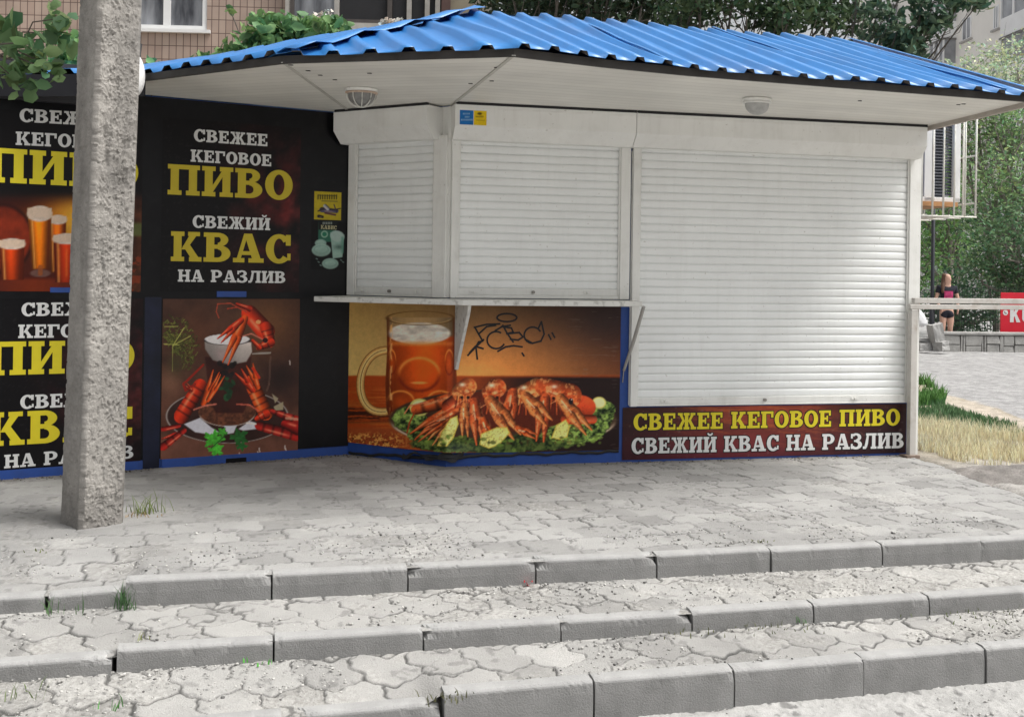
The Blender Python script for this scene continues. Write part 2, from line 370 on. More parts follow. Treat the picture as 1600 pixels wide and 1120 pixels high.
vs_ = N.new('ShaderNodeVectorMath'); vs_.operation = 'SCALE'; K.new(mx.outputs[0], vs_.inputs[0]); K.new(mm.outputs[0], vs_.inputs['Scale']); K.new(vs_.outputs[0], b.inputs['Base Color'])
bp = N.new('ShaderNodeBump'); bp.inputs['Strength'].default_value = .6; bp.inputs['Distance'].default_value = .004; K.new(gt.outputs[0], bp.inputs['Height']); K.new(bp.outputs[0], b.inputs['Normal'])
soffit = mesh_obj('soffit', np.array(V), FC, M_soff, kiosk, uv=UV)
# mitre strips, nail heads and gouges on the soffit
m = MB()
for a, b_ in ((Epts[3], Wl(tC, W_)), (Epts[4], np.array([PA[0], PA[1], HT]))):
    d = (b_-a)[:2]; d /= np.linalg.norm(d); nn = np.array([-d[1], d[0]])*.010
    m.hexa([(a[0]-nn[0], a[1]-nn[1], HT-.005), (a[0]+nn[0], a[1]+nn[1], HT-.005), (b_[0]+nn[0], b_[1]+nn[1], HT-.005), (b_[0]-nn[0], b_[1]-nn[1], HT-.005)],
           [(a[0]-nn[0], a[1]-nn[1], HT-.001), (a[0]+nn[0], a[1]+nn[1], HT-.001), (b_[0]+nn[0], b_[1]+nn[1], HT-.001), (b_[0]-nn[0], b_[1]-nn[1], HT-.001)])
m.build('mitre_strip', mat('soffit_strip', (.5,.49,.45), .6), soffit)
for (u, v) in ((577, 115), (735, 131), (768, 127), (775, 106), (1505, 163), (1497,164), (454, 102), (481, 111), (500, 118), (523, 125), (1343, 158)):
    p = gz(u, v, HT-.002); m = MB(); m.hexa([(p[0]-.012, p[1]-.006, HT-.004), (p[0]+.012, p[1]-.01, HT-.004), (p[0]+.014, p[1]+.008, HT-.004), (p[0]-.01, p[1]+.004, HT-.004)],
                              [(p[0]-.012, p[1]-.006, HT-.001), (p[0]+.012, p[1]-.01, HT-.001), (p[0]+.014, p[1]+.008, HT-.001), (p[0]-.01, p[1]+.004, HT-.001)])
    m.build('soffit_nail', M_fascia, soffit)
# trim at the right end of the soffit
def strip(m, a, b, w, z0, z1):
    d = np.array(b[:2])-np.array(a[:2]); d /= np.linalg.norm(d); nn = np.array([-d[1], d[0]])*w
    lo = [(a[0], a[1]), (b[0], b[1]), (b[0]+nn[0], b[1]+nn[1]), (a[0]+nn[0], a[1]+nn[1])]
    m.hexa([(x, y, z0) for x, y in lo], [(x, y, z1) for x, y in lo]); return m
m = MB(); strip(m, Wl(tB+.05, F_), Epts[8], -.03, HT-.03, HT+.06); strip(m, (PBb[0]+.05, PBb[1], 0), Wl(tB+.05, F_), -.03, HT-.03, HT+.06); m.build('end_trim', M_trimb, kiosk)

# fascia
def fascia_run(pts, m, z0_=HT-.008, z1_=HT+.034):
    for a, b_ in zip(pts[:-1], pts[1:]): strip(m, a, b_, .022, z0_, z1_)
m = MB(); fascia_run(Epts[2:], m); m.build('fascia', M_fascia, kiosk)
m = MB(); fascia_run(Epts[:3], m, HT-.10, HT+.034); m.build('fascia', mat('black_fascia', (.015,.015,.02), .6), kiosk)

# roof: corrugated front sheet ruled from the eave up to hip and ridge
ZE = HT+.046; gA = R(20.9); ga = np.array([math.cos(gA), math.sin(gA)]); gg = np.array([-ga[1], ga[0]])
P1 = Epts[4]; SL = .36
def on_roof(u, v):
    x, d = ray(u, v)   # EYE - d D = ZE + SL*((xD,D)-P1).gg
    k = x*gg[0]+gg[1]; D = (EYE-ZE+SL*(P1[0]*gg[0]+P1[1]*gg[1]))/(d+SL*k)
    return np.array([x*D, D, EYE-d*D])
APX = on_roof(741, 19); RDG = on_roof(1330, 66)
def poly_at(pts, a):
    A = [float(p[:2]@ga) for p in pts]
    for i in range(len(pts)-1):
        if A[i] <= a <= A[i+1]:
            k = (a-A[i])/(A[i+1]-A[i]); return pts[i]+(pts[i+1]-pts[i])*k
    return pts[0] if a < A[0] else pts[-1]
ev = [np.array([p[0], p[1], ZE]) for p in Epts[3:]]
ev = [p-np.array([gg[0]*.05, gg[1]*.05, .018]) for p in ev]
tp = [ev[0], APX, RDG, ev[-1]+np.array([.02, .02, 0])]
a0, a1 = float(ev[0][:2]@ga)+.03, float(ev[-1][:2]@ga)-.01
pitch = .177; ph = float(np.array(gz(797, 84, 2.5))[:2]@ga)
cols = []
k0 = int(math.floor((a0-ph)/pitch))
for k in range(k0, int((a1-ph)/pitch)+2):
    for q, hgt in ((-.20, 0), (-.125, 1), (.125, 1), (.20, 0), (.5, 0)):
        a = ph+(k+q)*pitch
        if a0 <= a <= a1: cols.append((a, hgt))
V = []; nr = 9
nrm = np.array([-SL*gg[0], -SL*gg[1], 1]); nrm /= np.linalg.norm(nrm)
for a, hgt in cols:
    lo = poly_at(ev, a); hi = poly_at(tp, a)
    for r in range(nr):
        t = r/(nr-1); p = lo+(hi-lo)*t
        wob = .006*math.sin(a*3.1+t*4)+.004*math.sin(a*9+t*7)
        V.append(p+nrm*(hgt*.0245+wob))
roof = mesh_obj('roof', np.array(V), gridfaces(len(cols), nr)[:, ::-1], M_roof, kiosk)
roof.data.materials.append(M_under); sm = roof.modifiers.new('solid', 'SOLIDIFY'); sm.thickness = .0016; sm.offset = -1; sm.material_offset = 1
# overlapping sheet edges on the front slope
for q in (5, 12, 18):
    a = ph+(q+.14)*pitch; lo, hi = poly_at(ev, a), poly_at(tp, a); V = []
    for r in range(12):
        p = lo+(hi-lo)*(r/11)+nrm*(.0265+.003*math.sin(r*1.3+q)); sd_ = np.array([ga[0], ga[1], 0]); V += [p-sd_*.016+nrm*.001, p+sd_*.004+nrm*.004, p+sd_*.011-nrm*.012]
    lp_ = mesh_obj('sheet_lap', np.array(V), gridfaces(12, 3), M_roof, kiosk); sm = lp_.modifiers.new('solid', 'SOLIDIFY'); sm.thickness = .0015
# left sheet
evl = [np.array([p[0], p[1], ZE-.01]) for p in (Epts[0], Epts[1], Epts[2], ev[0])]
BL = at(228, 108, 10.6); BL2 = BL+(BL-APX)*.6
topl = [BL2, BL, APX]
def along(pts, t):
    d = [0]
    for a, b_ in zip(pts[:-1], pts[1:]): d.append(d[-1]+np.linalg.norm(b_-a))
    x = t*d[-1]
    for i in range(len(pts)-1):
        if x <= d[i+1]+1e-9: return pts[i]+(pts[i+1]-pts[i])*((x-d[i])/(d[i+1]-d[i]))
    return pts[-1]
Ll = sum(np.linalg.norm(b_-a) for a, b_ in zip(evl[:-1], evl[1:])); nrib = int(Ll/.175); V = []; cols = []
for k in range(nrib):
    for q, hgt in ((.08, 0), (.22, 1), (.5, 1), (.64, 0), (.95, 0)): cols.append(((k+q)/nrib, hgt))
cols.append((1., 0))
for t, hgt in cols:
    lo = along(evl, t); hi = along(topl, t)
    for r in range(7):
        p = lo+(hi-lo)*(r/6); V.append(p+np.array([0, 0, hgt*.028+.005*math.sin(t*20+r)]))
rl = mesh_obj('roof', np.array(V), gridfaces(len(cols), 7)[:, ::-1], M_roof, kiosk)
rl.data.materials.append(M_under); sm = rl.modifiers.new('solid', 'SOLIDIFY'); sm.thickness = .0016; sm.offset = -1; sm.material_offset = 1
# hip cap: a bent flat strip whose edge stands off the ribs
m = MB(); n = 12; V = []
hv = (APX-ev[0]); hdir = hv/np.linalg.norm(hv); side = np.cross(hdir, [0, 0, 1]); side /= np.linalg.norm(side)
for i in range(n+1):
    p = ev[0]+hv*(i/n)+np.array([0, 0, .036+.008*math.sin(i*2.1)])
    V += [p-side*.14+np.array([0, 0, -.03]), p+np.array([0,0,.006]), p+side*(.10+.02*math.sin(i*1.3))+np.array([0, 0, -.012+.010*math.sin(i*1.9)])]
hc = mesh_obj('hip_cap', np.array(V), gridfaces(n+1, 3), M_roof, kiosk); sm = hc.modifiers.new('solid', 'SOLIDIFY'); sm.thickness = .0015
V = []
for i in range(n+1):
    p = RDG+(ev[-1]-RDG)*(i/n)+np.array([0, 0, .033]); V += [p+np.array([-.05,-.06,-.012]), p, p+np.array([.06,.05,-.05])]
hc = mesh_obj('hip_cap', np.array(V), gridfaces(n+1, 3)[:, ::-1], M_roof, kiosk); sm = hc.modifiers.new('solid', 'SOLIDIFY'); sm.thickness = .0015
# back slopes so the roof is closed from behind
bk = [np.array([PBb[0]+.2, PBb[1]+.5, ZE]), np.array([PLb[0], PLb[1]+1.2, ZE])]
mesh_obj('roof', np.array([APX, RDG, ev[-1], bk[0], bk[1], BL]), [(0, 5, 4, 3, 1), (1, 3, 2)], M_roof, kiosk)

# ------------------------------------------------------------------ ground: pavement, step treads, kerbs
GA = R(13.5); ge = np.array([math.cos(GA), math.sin(GA)]); gn = np.array([math.sin(GA), -math.cos(GA)])
def sw(p): return float(p[0]*ge[0]+p[1]*ge[1]), float(p[0]*gn[0]+p[1]*gn[1])
def XY(s, w): return ge[0]*s+gn[0]*w, ge[1]*s+gn[1]*w
ROWS = [(0., -.112, [(211,907),(425,895),(638,884),(838,873.6),(1027,863),(1208,857),(1372,851),(1533,843),(1600,838)]),
        (-.128, -.212, [(180,1014.6),(427,998),(661,986),(877,966),(1083,956),(1272,943),(1451,934),(1600,922)]),
        (-.230, -.385, [(695,1080),(927,1063),(1147,1045),(1351,1027),(1542,1011),(1600,1006)])]
ROWFIT = []
for zt, zb, pts in ROWS:
    q = np.array([sw(gz(u, v, zt)) for u, v in pts]); ROWFIT.append(np.polyfit(q[:, 0], q[:, 1], 1))
def roww(k, s): return ROWFIT[k][0]*s+ROWFIT[k][1]
def px_s(u, k):
    """where a joint seen in column u lies along kerb row k"""
    zt = ROWS[k][0]; s = 0
    for _ in range(12):
        x, y = XY(s, roww(k, s)); U, V = proj([x, y, zt]); s += (u-U)*.0025
    return s
TILE = .225
def tilefield(s, w, seed, a=.13):
    """interlocking wavy concrete pavers: distance to a joint (m), tile id noise"""
    js = .02*(fbm(s*3, w*3, seed+5)-.5); jw = .02*(fbm(s*3+9, w*3, seed+6)-.5)
    u = (s+js)/TILE; v = (w+jw)/TILE*1.0
    X = u+a*np.sin(2*np.pi*v)+.27*a*np.sin(6*np.pi*v); Y = v+a*np.sin(2*np.pi*u+1.2)+.27*a*np.sin(6*np.pi*u)
    X = X+.5*(np.floor(Y) % 2)
    dx = np.abs(X-np.round(X)); dy = np.abs(Y-np.round(Y))
    d = np.minimum(dx, dy)*TILE*.85
    return d, np.floor(X), np.floor(Y), X-np.floor(X), Y-np.floor(Y)
def paved(name, s, w, zfun, seed, wear0=.5, base=(.50,.49,.475), joint=1., wave=.13, rel=1.):
    S, Wg = np.meshgrid(s, np.linspace(0, 1, w[2]), indexing='ij')
    wb, wf = w[0](S), w[1](S); Wd = wb+(wf-wb)*Wg
    x, y = XY(S, Wd); Z = zfun(S, Wd, Wg)
    d, tx, ty, fx, fy = tilefield(S, Wd, seed, wave)
    tid = _h(tx, ty, seed); tid2 = _h(tx, ty, seed+3); tid3 = _h(tx, ty, seed+7)
    big = fbm(S*1.3, Wd*1.3, seed+11); med = fbm(S*6, Wd*6, seed+12); fin = fbm(S*40, Wd*40, seed+13, 3); grit = fbm(S*95, Wd*95, seed+14, 2)
    wear = sstep(.46, .60, big*.5+med*.35+tid3*.15+wear0-.5)        # worn to the aggregate
    jw = (.0016+.0042*sstep(.45, .75, fbm(S*4+3, Wd*4, seed+21)))*joint
    jm = 1-sstep(jw*.5, jw*1.5+.002, d+.004*(fin-.5))
    jm = jm*sstep(.36, .56, fbm(S*5, Wd*5+4, seed+22)+.10)          # many joints are filled with sand
    if name == 'pavement': jm = jm*(.10+.90*np.maximum(sstep(.0, 1.5, S+.6*(big-.5)), sstep(1.3, .55, wf-Wd+.5*(med-.5))))
    # cracks through some tiles
    ck = np.abs(fbm(S*2.3, Wd*2.3, seed+31, 5)-.5); crack = (1-sstep(.002, .007, ck))*sstep(.5, .62, fbm(S*1.7, Wd*1.7, seed+32))
    jm = np.maximum(jm, crack*.8)
    h = rel*((tid-.5)*.006+(fx-.5)*(tid2-.5)*.009+(fy-.5)*(tid3-.5)*.009)-.007*jm+wear*(grit-.55)*.007+(fin-.5)*.0016-.003*wear+(big-.5)*.007
    fade = sstep(.06, .13, wf-Wd); h = h*(.25+.75*fade)-.008*(1-fade)
    Z = Z+h
    c = np.ones(S.shape+(3,))*np.array(base)
    c *= (.88+.22*tid2)[..., None]*(1-.14*sstep(.80, .86, tid3))[..., None]*(.92+.16*med)[..., None]
    c = c*(1-.0*wear[..., None])+wear[..., None]*(np.array([.05,.045,.035])*.5+(grit-.5)[..., None]*.24)
    spot = sstep(.70, .76, fbm(S*17, Wd*17, seed+41, 3)); c *= (1-.25*spot)[..., None]
    c *= (1-.72*jm)[..., None]
    stain = sstep(.55, .72, fbm(S*.9+5, Wd*1.4, seed+43)); c *= (1-.16*stain)[..., None]
    V = np.stack([x, y, Z], -1).reshape(-1, 3); F = gridfaces(S.shape[0], S.shape[1])
    o = mesh_obj(name, V, F[:, ::-1], M_pave, None, True, loc=(0, 0, 0), col=np.clip(c, .01, .9).reshape(-1, 3))
    tag(o, kind='structure'); return o
def kioskw(s): return -7.45+0*s
q = [sw(gz(1430, 713)), sw(gz(1600, 776))]
def edge_s(w): return q[0][0]+(q[1][0]-q[0][0])/(q[1][1]-q[0][1])*(w-q[0][1])
LOW = [px_s(188, 0), px_s(176, 1), px_s(690, 2)]
sg = np.arange(-4.2, 4.9, .0095)
pavement = paved('pavement', sg, (lambda S: -9.3+0*S, lambda S: roww(0, S)-.014, 340),
      lambda S, Wd, g: -.003-.046*sstep(.10, .0, S-LOW[0])*sstep(.84, 1., g), 3, .41, (.365,.36,.348), .8, .06, .45)
# cut the pavement along its right edge towards the dirt
me = pavement.data; co = np.zeros(len(me.vertices)*3, np.float32); me.vertices.foreach_get('co', co); co = co.reshape(-1, 3)
ss = co[:, 0]*ge[0]+co[:, 1]*ge[1]; ww = co[:, 0]*gn[0]+co[:, 1]*gn[1]
over = ss > edge_s(ww)+.02*np.sin(ww*7)
es = edge_s(ww); co[over, 0] -= (ss-es)[over]*ge[0]; co[over, 1] -= (ss-es)[over]*ge[1]; co[over, 2] = -.06
me.vertices.foreach_set('co', co.ravel()); me.update()
s2 = np.arange(-3.0, 4.4, .0062)
paved('step_tread', s2, (lambda S: roww(0, S)-.004, lambda S: roww(1, S)-.014, 96), lambda S, Wd, g: ROWS[0][1]+(ROWS[1][0]-.003-ROWS[0][1])*g-.022*sstep(.1, 0., S-LOW[1])*g, 21, .50, (.385,.377,.36), 1.15)
paved('step_tread', s2, (lambda S: roww(1, S)-.004, lambda S: roww(2, S)-.014, 72), lambda S, Wd, g: ROWS[1][1]+(ROWS[2][0]-.003-ROWS[1][1])*g-.038*sstep(.02, -.08, S-LOW[2])*g, 33, .51, (.385,.377,.36), 1.15)

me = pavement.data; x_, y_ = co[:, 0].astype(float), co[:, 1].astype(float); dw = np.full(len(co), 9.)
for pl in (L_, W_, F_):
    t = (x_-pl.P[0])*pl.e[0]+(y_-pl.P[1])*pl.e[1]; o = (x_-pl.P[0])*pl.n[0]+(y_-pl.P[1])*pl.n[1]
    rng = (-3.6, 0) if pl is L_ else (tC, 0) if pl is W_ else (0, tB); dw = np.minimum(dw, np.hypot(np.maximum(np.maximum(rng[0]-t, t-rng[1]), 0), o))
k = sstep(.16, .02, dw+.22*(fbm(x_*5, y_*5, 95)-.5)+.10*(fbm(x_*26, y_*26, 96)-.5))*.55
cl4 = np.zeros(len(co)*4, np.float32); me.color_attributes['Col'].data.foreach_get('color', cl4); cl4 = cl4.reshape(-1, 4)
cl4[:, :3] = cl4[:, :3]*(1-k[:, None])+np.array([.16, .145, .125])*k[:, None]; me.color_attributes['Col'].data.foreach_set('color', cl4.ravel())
# kerb stones: one object each
def kerb(k, s0, s1, dz, tilt, seed, label, dw=0):
    zt, zb, _ = ROWS[k]; zt += dz; n = 40; th = .078; V = []
    prof = [(-th, zb-.06), (-th, zt-.002), (-th+.012, zt), (-.030, zt+.0005), (-.016, zt-.0005), (-.003, zt-.010), (0, zt-.017), (.0015, zt-.05), (.002, (zt+zb)/2), (.002, zb+.015), (.003, zb-.06)]
    r = np.random.default_rng(seed); CC = []; cl_, cr2 = (r.random(2) < .34)*(.010+.030*r.random(2))
    for i in range(n+1):
        s = s0+(s1-s0)*i/n; e_ = min(i, n-i)/n
        for j, (o, z) in enumerate(prof):
            chip = 0
            if j in (3, 4, 5, 6):
                chip = max(0, fbm(s*22+j*.15, seed*3.1, 5, 3)-.62)*.03+.003*(1 if e_ == 0 else 0)*r.random()
                if e_ < .03: chip += .006*r.random()
                chip += cl_*max(0, 1-i*(s1-s0)/n/.07)**1.5*(.7+.6*r.random())+cr2*max(0, 1-(n-i)*(s1-s0)/n/.07)**1.5*(.7+.6*r.random())
            ww_ = roww(k, s)+dw+o-chip*.9+.0015*(fbm(s*5, z*6, seed)-.5)
            x, y = XY(s, ww_); CC.append((.375 if j < 5 else .30 if j == 5 else .225)*(.94+.12*fbm(s*9, z*12+seed, 77, 4))*(1.25 if chip > .012 and j > 3 else 1)*(1-.12*sstep(.6, .75, fbm(s*14+seed, z*14, 78, 3))*(j > 5)))  # tops light, faces dark: the fall of light painted into the colour
            V.append((x, y, z-chip*.55+tilt*(i/n-.5)))
    m_ = len(prof); F = gridfaces(n+1, m_).tolist(); F += [tuple(range(m_))[::-1], tuple(n*m_+j for j in range(m_))]
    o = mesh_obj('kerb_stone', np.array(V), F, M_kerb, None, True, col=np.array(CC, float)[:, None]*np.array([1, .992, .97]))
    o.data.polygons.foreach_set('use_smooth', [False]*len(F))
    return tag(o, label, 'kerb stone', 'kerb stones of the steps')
ordn = ['first', 'second', 'third', 'fourth', 'fifth', 'sixth', 'seventh', 'eighth', 'ninth', 'tenth']
KJ = [[195, 425, 638, 838, 1027, 1205, 1378, 1534, 1690], [181, 428, 662, 877, 1082, 1272, 1453, 1615], [693, 928, 1147, 1350, 1541, 1730]]
RN = ['top', 'middle', 'bottom']
extra = {(0, 0): 'with weeds at its left end', (0, 3): 'with red litter at its foot'}
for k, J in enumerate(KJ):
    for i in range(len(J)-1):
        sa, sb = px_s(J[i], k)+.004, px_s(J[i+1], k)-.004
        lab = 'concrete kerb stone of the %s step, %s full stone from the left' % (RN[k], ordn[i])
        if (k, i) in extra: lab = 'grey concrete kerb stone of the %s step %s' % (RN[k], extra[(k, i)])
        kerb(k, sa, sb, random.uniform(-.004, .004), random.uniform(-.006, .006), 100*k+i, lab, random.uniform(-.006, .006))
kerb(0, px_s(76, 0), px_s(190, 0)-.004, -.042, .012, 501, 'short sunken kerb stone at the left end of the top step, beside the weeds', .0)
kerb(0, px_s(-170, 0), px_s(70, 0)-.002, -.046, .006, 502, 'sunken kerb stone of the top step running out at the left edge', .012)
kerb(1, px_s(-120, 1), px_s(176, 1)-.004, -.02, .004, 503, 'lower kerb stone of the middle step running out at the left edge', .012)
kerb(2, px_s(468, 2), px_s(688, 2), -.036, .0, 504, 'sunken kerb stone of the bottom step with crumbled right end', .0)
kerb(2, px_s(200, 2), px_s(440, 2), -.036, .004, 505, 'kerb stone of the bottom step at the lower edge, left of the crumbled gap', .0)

# dirt yard and terrain: one sheet to the horizon, finer near the place
def terr_z(x, y):
    s = x*ge[0]+y*ge[1]; w = x*gn[0]+y*gn[1]
    w0 = roww(0, s)
    z = np.where(w > w0-.35, -.30-.30*sstep(.25, .7, w-w0), -.13)
    right = sstep(3.2, 3.5, s-.15*0)                     # the yard right of the pavement lies level with it
    es = edge_s(w); right = sstep(-.02, .12, s-es)
    z = z*(1-right)+right*(-.02-.30*sstep(-.6, 1.6, w-w0+.5))
    return z
def zonecol(x, y, z):
    U, V = proj(np.stack([x, np.maximum(y, .5), z*0], -1))
    n1 = fbm(x*1.1, y*1.1, 51); n2 = fbm(x*7, y*7, 52); n3 = fbm(x*30, y*30, 53, 3)
    c = np.ones(x.shape+(3,))*np.array([.40,.385,.36])
    front = (y < 7) & (x < 3.0)
    # sandy path and gravel and green as strips of the yard
    vb = np.interp(U, [1300, 1430, 1470, 1500, 1600, 1800, 2400], [560, 580, 612, 620, 650, 700, 850])
    pth = sstep(-3, 3, V-vb+(n2-.5)*10)*(1-sstep(-3, 3, V-vb-np.interp(U, [1430, 1480, 1600, 1800], [2, 24, 14, 14])+(n2-.5)*9))
    sand = np.array([.44,.385,.315]); grav = np.array([.315,.31,.305]); soil = np.array([.30,.26,.19])
    far = (V < vb)[..., None]
    c = np.where(far, grav, soil)
    c = c*(1-pth[..., None])+sand*pth[..., None]
    dm = sstep(.5, .62, n1)*(V > vb)
    near = sstep(690, 740, V)[..., None]
    c = c*(1-near)+np.array([.33,.315,.295])*near
    c = np.where(front[..., None], np.array([.42,.41,.395]), c)
    c = c*(.72+.3*n2+.26*n3)[..., None]
    return c
def sheet(name, xs, ys, zoff, rough):
    X, Y = np.meshgrid(xs, ys, indexing='ij'); Z = terr_z(X, Y)
    c = zonecol(X, Y, Z)
    Z = Z+zoff+rough*(fbm(X*2, Y*2, 61)-.5)*.05+rough*(fbm(X*22, Y*22, 62, 3)-.5)*.018
    return tag(mesh_obj(name, np.stack([X, Y, Z], -1).reshape(-1, 3), gridfaces(len(xs), len(ys)), M_ground, None, True, loc=(0, 0, 0), col=c.reshape(-1, 3)), kind='structure')
xs = np.unique(np.concatenate([np.linspace(-1500, -40, 12), np.linspace(-40, -6, 30), np.arange(-6, 3., .1), np.arange(3, 9, .05), np.linspace(9, 40, 50), np.linspace(40, 1500, 12)]))
ys = np.unique(np.concatenate([np.linspace(-300, -5, 10), np.arange(-5, 3.5, .15), np.arange(3.5, 16, .05), np.arange(16, 30, .2), np.linspace(30, 70, 20), np.linspace(70, 1500, 14)]))
sheet('ground', xs, ys, 0, 1.)
# the footway in front of the bottom step, rough worn asphalt and grit
s3 = np.arange(-1.6, 4.0, .008); wv = np.linspace(0, 1, 110)
S, Gw = np.meshgrid(s3, wv, indexing='ij'); Wd = roww(2, S)-.004+Gw*1.3; X, Y = XY(S, Wd)
n2 = fbm(S*5, Wd*5, 71); n3 = fbm(S*38, Wd*38, 72, 3); n4 = fbm(S*90, Wd*90, 73, 2)
Z = -.384-.01*Gw+(n2-.5)*.02+(n3-.5)*.012+(n4-.5)*.007
c = np.ones(S.shape+(3,))*np.array([.40,.394,.38])*(.62+.34*n2+.28*n3+.24*n4)[..., None]
c *= (1-.5*sstep(.66, .74, fbm(S*15, Wd*15, 75, 3)))[..., None]
tag(mesh_obj('road', np.stack([X, Y, Z], -1).reshape(-1, 3), gridfaces(*S.shape)[:, ::-1], M_pave, None, True, loc=(0, 0, 0), col=c.reshape(-1, 3)), kind='structure')

# loose grit: pebbles lying on pavement, treads and footway
ico = bmesh.new(); bmesh.ops.create_icosphere(ico, subdivisions=1, radius=1.); IV = np.array([v.co for v in ico.verts]); IF = np.array([[v.index for v in f.verts] for f in ico.faces]); ico.free()
def pebbles(name, n, sampler, rmin, rmax, seed, tone=(.46,.45,.43), spread=.35):
    r = np.random.default_rng(seed); P = sampler(n, r); k = len(P)
    rad = rmin+(rmax-rmin)*r.random(k)**3
    sc = np.stack([rad*(.7+.6*r.random(k)), rad*(.7+.6*r.random(k)), rad*(.4+.4*r.random(k))], -1)
    V = IV[None]*sc[:, None]*(1+.35*(r.random((k, len(IV), 1))-.5)); a = r.random(k)*6.28
    x = V[..., 0]*np.cos(a)[:, None]-V[..., 1]*np.sin(a)[:, None]; y = V[..., 0]*np.sin(a)[:, None]+V[..., 1]*np.cos(a)[:, None]
    V = np.stack([x, y, V[..., 2]], -1)+P[:, None]+np.array([0, 0, 1])*(sc[:, None, 2:]*.3)
    F = (IF[None]+(np.arange(k)*len(IV))[:, None, None]).reshape(-1, 3)
    tn = np.array(tone)*(1-spread+2*spread*r.random((k, 1)))*(1-.75*(r.random((k, 1)) < .09))
    return tag(mesh_obj(name, V.reshape(-1, 3), F, M_stone, None, False, loc=(0, 0, 0), col=np.repeat(tn, len(IV), 0)), kind='stuff')
def samp(k, zt):
    def f(n, r):
        s = r.uniform(-2.6, 4., n*3)
        if k == 0: w = roww(0, s)-.09-np.abs(r.normal(0, .35, n*3)); z = zt+0*s
        elif k in (1, 2):
            g = r.random(n*3); g = np.where(r.random(n*3) < .35, g**3, g); wa = roww(k-1, s)+.006; wb = roww(k, s)-.05; w = wa+(wb-wa)*g; z = ROWS[k-1][1]+(ROWS[k][0]-ROWS[k-1][1])*g
        else: g = r.random(n*3); g = np.where(r.random(n*3) < .3, g**3, g); w = roww(2, s)+.006+g*.9; z = -.386+0*s
        keep = fbm(s*3, w*3, 91+k) > .47; s, w, z = s[keep][:n], w[keep][:n], z[keep][:n]
        x, y = XY(s, w); return np.stack([x, y, z], -1)
    return f
for k, n in ((0, 2600), (1, 2400), (2, 2600), (3, 2200)):
    pebbles('loose_grit', n, samp(k, 0.), .0012, .0075, 200+k, (.42,.41,.39))

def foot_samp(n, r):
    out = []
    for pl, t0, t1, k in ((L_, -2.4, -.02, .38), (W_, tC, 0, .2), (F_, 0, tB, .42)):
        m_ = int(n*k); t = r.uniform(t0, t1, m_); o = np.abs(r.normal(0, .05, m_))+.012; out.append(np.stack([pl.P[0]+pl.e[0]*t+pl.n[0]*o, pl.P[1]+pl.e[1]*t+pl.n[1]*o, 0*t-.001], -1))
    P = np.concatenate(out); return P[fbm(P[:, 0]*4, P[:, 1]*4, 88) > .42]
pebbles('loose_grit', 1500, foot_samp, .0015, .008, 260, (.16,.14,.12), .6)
# ------------------------------------------------------------------ lettering: heavy slab capitals drawn as outlines
def RC(x0, y0, x1, y1): return [(x0, y0), (x1, y0), (x1, y1), (x0, y1)]
def arc_band(cx, cy, rx, ry, ix, iy, a0, a1, n=14):
    """band between an outer and an inner ellipse, as quads"""
    out = []
    for k in range(n):
        p, q = R(a0+(a1-a0)*k/n), R(a0+(a1-a0)*(k+1)/n)
        out.append([(cx+ix*math.cos(p), cy+iy*math.sin(p)), (cx+rx*math.cos(p), cy+ry*math.sin(p)), (cx+rx*math.cos(q), cy+ry*math.sin(q)), (cx+ix*math.cos(q), cy+iy*math.sin(q))])
    return out
def stem(x, w=.26, sl=.09, y0=0, y1=1, top=True, bot=True):
    g = [RC(x, y0, x+w, y1)]
    if bot: g.append(RC(x-sl, y0, x+w+sl, y0+.15))
    if top: g.append(RC(x-sl, y1-.15, x+w+sl, y1))
    return g
